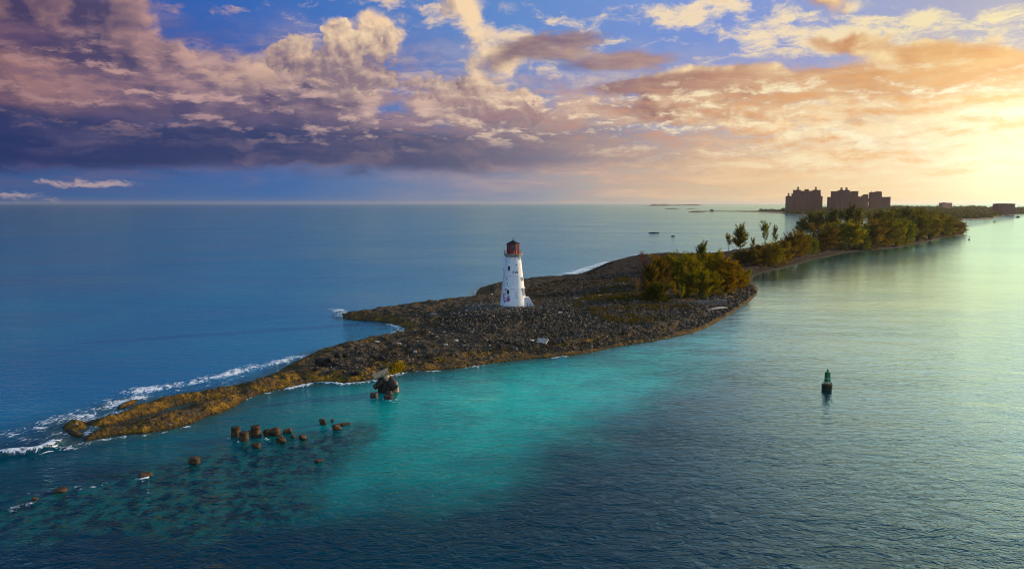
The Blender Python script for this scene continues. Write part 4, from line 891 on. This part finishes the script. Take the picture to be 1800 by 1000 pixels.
for i, (px, py, h, w, k_, c_) in enumerate([(1409, 416, 32, 26, 'tree', 'dark'), (1424, 417, 38, 30, 'tree', 'dark'), (1442, 416, 40, 30, 'tree', 'mid'), (1460, 416, 44, 28, 'tree', 'dark'), (1477, 415, 42, 26, 'sparse', 'mid'), (1492, 415, 46, 26, 'tree', 'dark'), (1506, 413, 42, 24, 'tree', 'mid'), (1524, 413, 40, 20, 'sparse', 'mid'),
                                            (1543, 411, 38, 30, 'tree', 'dark'), (1558, 409, 36, 30, 'tree', 'mid'), (1573, 408, 36, 32, 'tree', 'dark'), (1588, 407, 36, 34, 'tree', 'dark'), (1603, 406, 34, 32, 'tree', 'mid'), (1617, 406, 33, 30, 'tree', 'dark'), (1630, 406, 29, 28, 'tree', 'dark'), (1643, 406, 26, 26, 'tree', 'mid'), (1655, 407, 22, 24, 'tree', 'dark'), (1668, 408, 18, 22, 'tree', 'dark'), (1679, 407, 13, 18, 'tree', 'dark')]):
    plant('casuarina_tree', px, py, h, w, k_, c_, ['leftmost tall tree of the eastern ridge leaning over bare ground', 'dark tree second along the eastern ridge', 'broad tree third along the eastern ridge', 'dark tree with a high pointed crown left of the thin one', 'thin tree left of the tallest feathery crown',
          'tallest feathery tree of the eastern ridge', 'narrow tree just left of the gap in the ridge trees', 'see-through tree standing in the gap of the ridge trees', 'dark tree just right of the gap', 'tree between the gap and the round crowned ones', 'dark round crowned tree under the far hotels',
          'highest round crowned tree of the right half', 'tree right of the highest round crown', 'dark tree where the ridge crowns begin to drop', 'dark tree halfway down the dropping tree line', 'lighter tree on the dropping tree line', 'small dark tree near the end of the ridge', 'smaller dark tree next to the end of the ridge', 'last and lowest tree of the eastern ridge'][i], 'tree', GD)
# low scrub on the plateau: uncountable
def tufts(name, pts, hmin, hmax, col, label, cat, seed, patch, leaves=14, g=None, thr=.52):
    r_ = np.random.RandomState(seed)
    if patch: pts = pts[fbm(pts[:, 0] * patch, pts[:, 1] * patch, 3, seed) > thr]
    n = len(pts); z = (g or ground_h)(pts[:, 0], pts[:, 1]); h = hmin + (hmax - hmin) * r_.rand(n)
    c = np.stack([pts[:, 0], pts[:, 1], z], -1)[:, None, :] + r_.normal(0, .4, (n, leaves, 3)) * h[:, None, None] * np.array([1, 1, 0])
    d = r_.normal(0, .5, (n, leaves, 3)) + np.array([0, 0, 1.0]); d /= np.linalg.norm(d, axis=-1, keepdims=True); s1 = np.cross(d, r_.normal(0, 1, (n, leaves, 3))); s1 /= np.linalg.norm(s1, axis=-1, keepdims=True)
    hh_ = h[:, None, None] * r_.uniform(.5, 1, (n, leaves, 1)); w = hh_ * .16
    Vv = np.stack([c - s1 * w, c + s1 * w, c + d * hh_], 2).reshape(-1, 3); Ff = np.arange(len(Vv)).reshape(-1, 3)
    o = mesh_obj(name, Vv, Ff, M_leaf, attrs={'tone': np.repeat(r_.rand(n * leaves), 3)}); cc = s2l(col); o.color = (*cc, 1); return tag(o, label, cat, kind='stuff')
tufts('low_scrub', in_px([(1000, 540), (1100, 490), (1140, 520), (1230, 536), (1200, 560), (1080, 575)], 5000, 11), .25, .8, (84, 76, 22), 'low yellow green scrub at the foot of the thicket', 'scrub', 21, .08)
tufts('low_scrub', in_px([(640, 640), (760, 560), (960, 500), (1110, 460), (1130, 500), (960, 560), (780, 630)], 7000, 12), .15, .5, (52, 46, 24), 'dark creeping scrub over the western plateau', 'scrub', 22, .07, thr=.5)
tufts('shore_grass', in_px([(684, 652), (700, 640), (708, 642), (694, 654)], 260, 13, 1.0), .4, .9, (150, 130, 30), 'yellow grass tuft on the ledge beside the tetrapods', 'grass', 23, 0)
# ------------------------------------------------------------------ far shore
far_near = [(1212, 373.2), (1222, 372.6), (1262, 371.8), (1300, 372.4), (1340, 373.5), (1380, 376.2), (1420, 379), (1470, 382), (1520, 386), (1560, 396), (1600, 398), (1622, 396), (1642, 391.5), (1665, 388.5), (1700, 386), (1743, 385.4), (1750, 382), (1760, 380.6), (1770, 378.6), (1800, 377), (1850, 375), (1920, 373)]
far_back = [(1920, 366.5), (1800, 366.5), (1600, 367.5), (1500, 368), (1400, 368.8), (1360, 370.2), (1330, 371.2), (1290, 371.4), (1250, 371.0), (1225, 371.4)]
far = poly_world(far_near + far_back)
fx, fy = far.min(0) - 60, far.max(0) + 60
rows = np.exp(np.linspace(math.log(max(900, 33.5 * FOC / 45)), math.log(7000), 260)); X, Y = polar(12, 38, 700, rows)
d = seg_dist(X, Y, far, True); sdf = np.where(in_poly(X, Y, far), d, -d)
def far_h(X, Y, sdv=None):
    if sdv is None:
        d = seg_dist(X, Y, far, True); sdv = np.where(in_poly(X, Y, far), d, -d)
    u = X / Y
    rise = 1.2 * sst(sdv, 0, 12) + 3.0 * sst(sdv, 20, 160) + 7.0 * sst(sdv, 60, 420) * sst(u, .32, .46)
    return np.where(sdv < 0, np.maximum(-2, sdv * .1), rise + (fbm(X * .01, Y * .01, 3, 5) - .4) * 4 * sst(sdv, 20, 120))
H = far_h(X, Y, sdf); kv = sdf > -20; kf = kv[:-1, :-1] & kv[:-1, 1:] & kv[1:, 1:] & kv[1:, :-1]
V, F, _ = compact(np.stack([X, Y, H], -1).reshape(-1, 3), grid_faces(*X.shape, kf), {})
M_farg = simple_mat('far_ground', (112, 96, 62), .95, scale=.004, col2=(70, 66, 34), coords='Object')
tag(mesh_obj('far_shore', V, F, M_farg, smooth=True), kind='structure')
# woodland on it: one mass of leaf clumps
def clumps(name, pts, zf, hmin, hmax, wfac, col, label, seed, per=46):
    r_ = np.random.RandomState(seed); n = len(pts); z = zf(pts[:, 0], pts[:, 1]); h = hmin + (hmax - hmin) * r_.rand(n) ** 1.6
    q = r_.normal(0, 1, (n, per, 3)); q /= np.linalg.norm(q, axis=-1, keepdims=True); q *= r_.rand(n, per, 1) ** .4
    q[..., 2] = np.abs(q[..., 2]) * 1.0
    c = np.stack([pts[:, 0], pts[:, 1], z], -1)[:, None, :] + q * (h[:, None, None] * np.array([wfac, wfac, .92]))
    t1 = r_.normal(0, 1, (n, per, 3)); t1 /= np.linalg.norm(t1, axis=-1, keepdims=True); t2 = np.cross(t1, r_.normal(0, 1, (n, per, 3))); t2 /= np.linalg.norm(t2, axis=-1, keepdims=True)
    s = h[:, None, None] * .19; Vv = np.stack([c - t1 * s, c + t1 * s, c + t2 * s * 1.4], 2).reshape(-1, 3)
    o = mesh_obj(name, Vv, np.arange(len(Vv)).reshape(-1, 3), M_leaf, attrs={'tone': np.repeat(r_.rand(n * per), 3)}); o.color = (*s2l(col), 1); return tag(o, label, 'woodland', kind='stuff')
r_ = np.random.RandomState(9); pw = []
fa = [azel(px, 370)[0] for px in (1375, 1850)]
while len(pw) < 4200:
    a = R(r_.uniform(*fa)); rr0 = math.exp(r_.uniform(math.log(1150), math.log(4200))); x, y = rr0 * math.sin(a), rr0 * math.cos(a); pw.append((x, y))
pw = np.array(pw); d = seg_dist(pw[:, 0], pw[:, 1], far, True); ok = in_poly(pw[:, 0], pw[:, 1], far) & (d > 9)
clumps('far_woodland', pw[ok], far_h, 5, 15, .75, (74, 76, 26), 'low green woodland covering the far shore beyond the island', 4)
hill = [(1545, 377), (1500, 379), (1520, 374), (1560, 371), (1575, 374)]
# sandbar scrub left of the hotels
sb = np.array([P(px, 371.6 + (px - 1340) * .03 + .6, 0)[:2] for px in np.linspace(1336, 1384, 70)])
clumps('sandbar_scrub', sb, far_h, 5, 11, .8, (60, 62, 26), 'dark scrub on the sandbar left of the first hotel', 8, 30)
# ------------------------------------------------------------------ hotels
m, N = mat_new('salmon_render'); tc = N.node('ShaderNodeTexCoord').outputs['Object']
sp_ = N.node('ShaderNodeSeparateXYZ', {0: tc})
fl_h = N.m('FRACT', N.mul(sp_.outputs[2], 1 / 3.4)); fx_ = N.m('FRACT', N.mul(sp_.outputs[0], 1 / 3.6))
win = N.mul(N.mul(N.m('GREATER_THAN', fl_h, .35), N.m('LESS_THAN', fl_h, .8)), N.mul(N.m('GREATER_THAN', fx_, .3), N.m('LESS_THAN', fx_, .75)))
c = N.mix(N.mul(win, .75), s2l((116, 60, 42)), s2l((40, 26, 22)))
out_surf(N, N.node('ShaderNodeBsdfPrincipled', {'Base Color': c, 'Roughness': N.lin(win, 0, 1, .85, .25)}).outputs[0]); M_salm = m
M_trim = simple_mat('salmon_trim', (112, 58, 42), .8, scale=.05); M_dome = simple_mat('blue_grey_dome', (74, 62, 62), .6, scale=.1); M_pk = simple_mat('pinkish_facade', (190, 130, 96), .8, scale=.03)
def zf(py, yd): return zat(py, yd)
def hotel(name, label, yd, blocks, turrets, boxes=(), pil=(), bridge=None, base=2.0, depth=22, mat=None, cx=None):
    mid = (min(b[0] for b in blocks) + max(b[1] for b in blocks)) / 2; k = yd / FOC / math.cos(PITCH) * (math.cos(PITCH) ** 2 + math.sin(PITCH) ** 2)
    s_ = mpp(Vector((0, yd, 40))); X0 = (mid - 900) * s_
    e = empty(name, (X0, yd, 0), label, 'hotel'); hx = lambda px: (px - mid) * s_
    for (x0, x1, top, dy) in blocks:
        w = (x1 - x0) * s_; zt = zf(top, yd); o = MB().box((0, 0, (zt + base) / 2), (w, depth - abs(dy), zt - base)).build('wall', mat or M_salm, e); o.location = (hx((x0 + x1) / 2), dy, 0)
        MB().box((0, 0, zt + .5), (w + 1.2, depth - abs(dy) + 1.2, 1.0)).build('cornice', M_trim, o)
    for (px, top, bot, w) in turrets:
        zt, zb = zf(top, yd), zf(bot, yd); hgt = zt - zb; r = w * s_ / 2
        o = MB().lathe([(r, zb - 2), (r, zb + hgt * .28), (r * .8, zb + hgt * .3)], 12).build('turret', M_trim, e, smooth=True); o.location = (hx(px), 0, 0)
        col = MB()
        for i in range(6): a = i * math.pi / 3; col.tube((r * .72 * math.cos(a), r * .72 * math.sin(a), zb + hgt * .28), (r * .72 * math.cos(a), r * .72 * math.sin(a), zb + hgt * .58), r * .12, n=6)
        col.build('colonnade', M_trim, o)
        MB().lathe([(r * .95, zb + hgt * .56), (r * .95, zb + hgt * .62), (r * .75, zb + hgt * .74), (r * .4, zb + hgt * .86), (r * .1, zb + hgt * .92), (r * .05, zt)], 14).build('dome', M_dome, o, smooth=True)
    for (x0, x1, top, bot) in boxes: MB().box((hx((x0 + x1) / 2), 0, (zf(top, yd) + zf(bot, yd)) / 2), ((x1 - x0) * s_, 9, zf(top, yd) - zf(bot, yd) + 1)).build('roof_box', M_trim, e)
    for (px, top, w) in pil: MB().box((hx(px), -depth / 2 - .8, (zf(top, yd) + base) / 2), (w * s_, 1.6, zf(top, yd) - base)).build('pilaster', M_trim, e)
    if bridge:
        x0, x1, top, bot = bridge; zt, zb = zf(top, yd), zf(bot, yd); w = (x1 - x0) * s_; mb = MB(); n_ = 10
        for i in range(n_):                   # arched underside
            a0, a1 = i / n_, (i + 1) / n_; q0 = zb - 6 + 6 * math.sin(math.pi * a0) ** .6; q1 = zb - 6 + 6 * math.sin(math.pi * a1) ** .6
            vs = [(-w / 2 + w * t, yy, zz_) for t, q in ((a0, q0), (a1, q1)) for yy in (-6, 6) for zz_ in (q, zt)]
            mb.add(vs, [(0, 1, 5, 4), (2, 6, 7, 3), (1, 3, 7, 5), (0, 4, 6, 2)])
        o = mb.build('bridge', M_trim, e); o.location = (hx((x0 + x1) / 2), 0, 0)
    return e
hotel('hotel', 'broad dark hotel block with three domed turrets, leftmost of the far hotels', 2560,
      [(1383, 1393.4, 345.5, 3), (1393, 1396, 341, 1.5), (1395.5, 1404.8, 334.6, 0), (1404.8, 1429.6, 336.2, 2), (1429.6, 1439.6, 334.6, 0), (1439.6, 1440.8, 341, 1.5), (1440.3, 1444.5, 345.5, 3)],
      [(1385.8, 339, 345.5, 4), (1402, 327.8, 334.6, 4.2), (1433.2, 327.8, 334.6, 4.2)], [(1414.4, 1420, 333.2, 336.2)], [(1399, 336, 1.2), (1435, 336, 1.2), (1408, 338, .7), (1417, 338, .7), (1426, 338, .7)])
hotel('hotel', 'hotel block with twin domes side by side, middle of the far hotels', 2480,
      [(1456.6, 1462.4, 347, 3), (1462.4, 1474, 337, 1), (1474, 1491, 335.2, 0), (1491, 1497.4, 338.2, 2), (1497.4, 1505.6, 336.8, 0)],
      [(1478.3, 329, 335.2, 5.2), (1487, 329, 335.2, 5.2)], [], [(1465, 340, .9), (1471, 340, .9), (1476.5, 337, 1), (1482.5, 337, 1), (1489, 337, 1), (1494, 340, .8), (1501, 340, .9)])
hotel('hotel', 'stepped hotel with an arched bridge between its towers, rightmost of the far hotels', 2700,
      [(1505.8, 1509.4, 346, 2), (1509.4, 1514.8, 347, 1), (1514.8, 1518.8, 344.8, 0), (1518.8, 1523.8, 342.4, 1), (1529.2, 1533.2, 339, 0), (1533.2, 1536.6, 341, 1), (1536.6, 1547, 338, 0), (1547, 1553, 348, 2), (1553, 1563, 346.8, 1)],
      [(1531.4, 335.8, 339, 2.4), (1539.4, 335.6, 338, 2.4), (1549.6, 344, 348, 2)], [(1541.5, 1546.6, 336.8, 338), (1517, 1519, 342.8, 344.8)], [(1531.3, 341, .8), (1541.5, 341, .8), (1558, 349, .8)], (1523.8, 1529.2, 348.6, 354.5))
def block(name, label, yd, x0, x1, top, depth, steps, mat):
    s_ = mpp(Vector((0, yd, 20))); mid = (x0 + x1) / 2; e = empty(name, ((mid - 900) * s_, yd, 0), label, 'building'); zt = zf(top, yd); w = (x1 - x0) * s_
    wl = MB().box((0, 0, zt / 2 + 1), (w, depth, zt - 2)).build('wall', mat, e); MB().box((0, 0, zt + .5), (w + 2, depth + 2, 1.1)).build('roof_slab', M_dome, e)
    for (a, b, t) in steps: MB().box((((a + b) / 2 - mid) * s_, 0, (zf(t, yd) + zt) / 2 + .6), ((b - a) * s_, depth * .5, zf(t, yd) - zt)).build('roof_box', M_dome, e)
block('apartment_block', 'pale low block rising from the trees midway along the far shore', 2900, 1653, 1670, 357.2, 24, [(1657, 1660, 356.2)], M_pk)
block('apartment_block', 'wide brown block at the right end of the far shore', 2250, 1750.5, 1778, 359.0, 30, [(1752, 1756, 358.2), (1762, 1767, 358.1), (1771, 1777, 358.3)], M_salm)
hp = P(1251, 371.9, 0)
e = empty('beach_hut', (hp.x, hp.y, .8), 'tiny hut on the thin sandbar left of the hotels', 'hut'); MB().box((0, 0, 2), (13, 8, 5)).build('wall', M_pk, e)
rf = MB(); rf.add([(-7.5, -5, 4.5), (7.5, -5, 4.5), (7.5, 5, 4.5), (-7.5, 5, 4.5), (-5, 0, 7.5), (5, 0, 7.5)], [(0, 1, 5, 4), (2, 3, 4, 5), (1, 2, 5), (3, 0, 4), (3, 2, 1, 0)]); rf.build('roof', M_dome, e)
# palms on the sandbar
M_palm = simple_mat('palm_frond', (56, 62, 26), .8)
def palm_parts(seed):
    r = random.Random(seed); tk = MB(); p = Vector((0, 0, -.5)); 
    for k in range(5):
        q = Vector((.25 * k * k * .12, 0, -.5 + 2.0 * (k + 1))); tk.tube(p, q, .22 - k * .02, .2 - k * .02, 7, False); p = q
    fr = MB()
    for i in range(13):
        a = i * 2.4; prev = p; l = r.uniform(2.6, 3.6)
        for k in range(1, 5):
            t = k / 4; q = p + Vector((math.cos(a) * l * t, math.sin(a) * l * t, .9 * math.sin(t * 2.4) - 1.1 * t * t)); sd_ = Vector((-math.sin(a), math.cos(a), 0)) * .42 * (1.15 - t); sp0 = Vector((-math.sin(a), math.cos(a), 0)) * .42 * (1.15 - t + .25)
            fr.add([prev - sp0, prev + sp0, q + sd_, q - sd_], [(0, 1, 2, 3)]); prev = q
    return tk, fr
tk, fr = palm_parts(1); t0 = tk.build('trunk', M_bark); f0 = fr.build('crown', M_palm); td, fd = t0.data, f0.data; bpy.data.objects.remove(t0); bpy.data.objects.remove(f0)
for px, py, h, lab in ((1340.5, 373.2, 1.15, 'leftmost palm on the end of the sandbar scrub'), (1344.5, 373.2, 1.35, 'taller palm next to the leftmost one on the sandbar'), (1350, 373.6, 1.0, 'low palm third along the sandbar'), (1373, 374.6, 1.5, 'palm standing above the scrub left of the first hotel'), (1571, 392, 1.6, 'palm above the far woodland right of the last hotel'), (1677, 387, 2.1, 'lone tall palm right of the pale low block')):
    p = P(px, py, 0); p.z = float(far_h(np.array([p.x]), np.array([p.y]))[0]); e = empty('palm_tree', p, lab, 'palm tree', 'palms on the far shore', rz=px, scale=h)
    for nm, d_ in (('trunk', td), ('crown', fd)): o = bpy.data.objects.new(nm, d_); C.objects.link(o); o.parent = e
# ------------------------------------------------------------------ low islets on the horizon
def islet(pts, w_m, hts, seed):
    n_ = 60; xs = np.linspace(0, 1, n_); line = [P(a, b, 0) for a, b in pts]; V = []; F = []
    for i, t in enumerate(xs):
        q = line[0].lerp(line[1], t); ht = float(np.interp(t, np.linspace(0, 1, len(hts)), hts)) * (.8 + .4 * float(fbm(np.array([t * 14.0]), np.array([seed * 3.1]), 3, seed)[0]))
        e_ = math.sin(math.pi * min(1, max(0, t))) ** .4
        for k in range(9): s = k / 8 * 2 - 1; V.append((q.x, q.y + s * w_m * e_, -1 + (ht + 1) * (1 - s * s)))
    for i in range(n_ - 1):
        for k in range(8): a = i * 9 + k; F.append((a, a + 9, a + 10, a + 1))
    o = mesh_obj('low_islet', V, F, M_farg, smooth=True); tag(o, kind='structure')
islet([(1132, 362.0), (1192, 361.6)], 250, [1, 4, 24, 18, 22, 12, 8, 2], 1); islet([(1180, 361.4), (1234, 361.3)], 300, [2, 14, 12, 20, 16, 3], 2)
islet([(1167, 367.4), (1194, 367.4)], 60, [0.5, 3, 5, 4, 1], 3); islet([(1206, 367.2), (1224, 367.2)], 40, [.5, 2.5, 2.5, .5], 4)
islet([(1209, 373.2), (1240, 372.6)], 40, [.5, 4, 5, 4, 2], 5)
# ------------------------------------------------------------------ small marks and craft on the far water
def marker(px, py, label, k):
    p = P(px, py, 0); e = empty('channel_marker', p, label, 'marker', scale=k); MB().lathe([(.6, -.5), (.9, 0), (.9, .6), (.5, .9)], 14).build('float', M_hull, e, smooth=True)
    MB().tube((0, 0, .8), (0, 0, 2.6), .12).tube((0, 0, 2.6), (0, 0, 3.4), .34, .30, 10).build('mast', M_dark, e)
marker(1703.5, 421.6, 'small dark channel marker just off the eastern tip', 1.0); marker(1748.5, 391, 'tiny dark marker off the far shore', 1.6)
bp_ = P(1789.5, 382.6, 0); e = empty('motor_boat', bp_, 'small dark boat under the wide brown block', 'boat', rz=.3, scale=1.6)
hb = MB(); ns = 9
for i in range(ns):
    t = i / (ns - 1); w = 1.3 * (1 - max(0, t - .45) ** 2 * 3.1); x = -4 + 8 * t
    hb.v += [Vector((x, -w, 1.1 + .5 * t * t)), Vector((x, -w * .75, -.3)), Vector((x, w * .75, -.3)), Vector((x, w, 1.1 + .5 * t * t))]
for i in range(ns - 1):
    for k in range(3): a = i * 4 + k; hb.f.append([a, a + 4, a + 5, a + 1])
    hb.f.append([i * 4 + 3, i * 4 + 7, i * 4 + 4, i * 4])
hb.f += [[0, 1, 2, 3], [ns * 4 - 1, ns * 4 - 2, ns * 4 - 3, ns * 4 - 4]]
hb.build('hull', M_dark, e); MB().box((-.6, 0, 1.75), (2.6, 1.6, 1.3)).build('cabin', M_dome, e)
# ------------------------------------------------------------------ sea air
m, N = mat_new('sea_haze')
vp = N.node('ShaderNodeVolumePrincipled', {'Color': (.78, .82, .92), 'Density': 2.1e-5, 'Anisotropy': .55})
N.node('ShaderNodeOutputMaterial', {1: vp.outputs[0]})
hz = MB().box((0, 0, 48.5), (84000, 84000, 105)).build('haze', m); tag(hz, kind='stuff')
sc.cycles.volume_bounces = 0; sc.cycles.volume_step_rate = 1
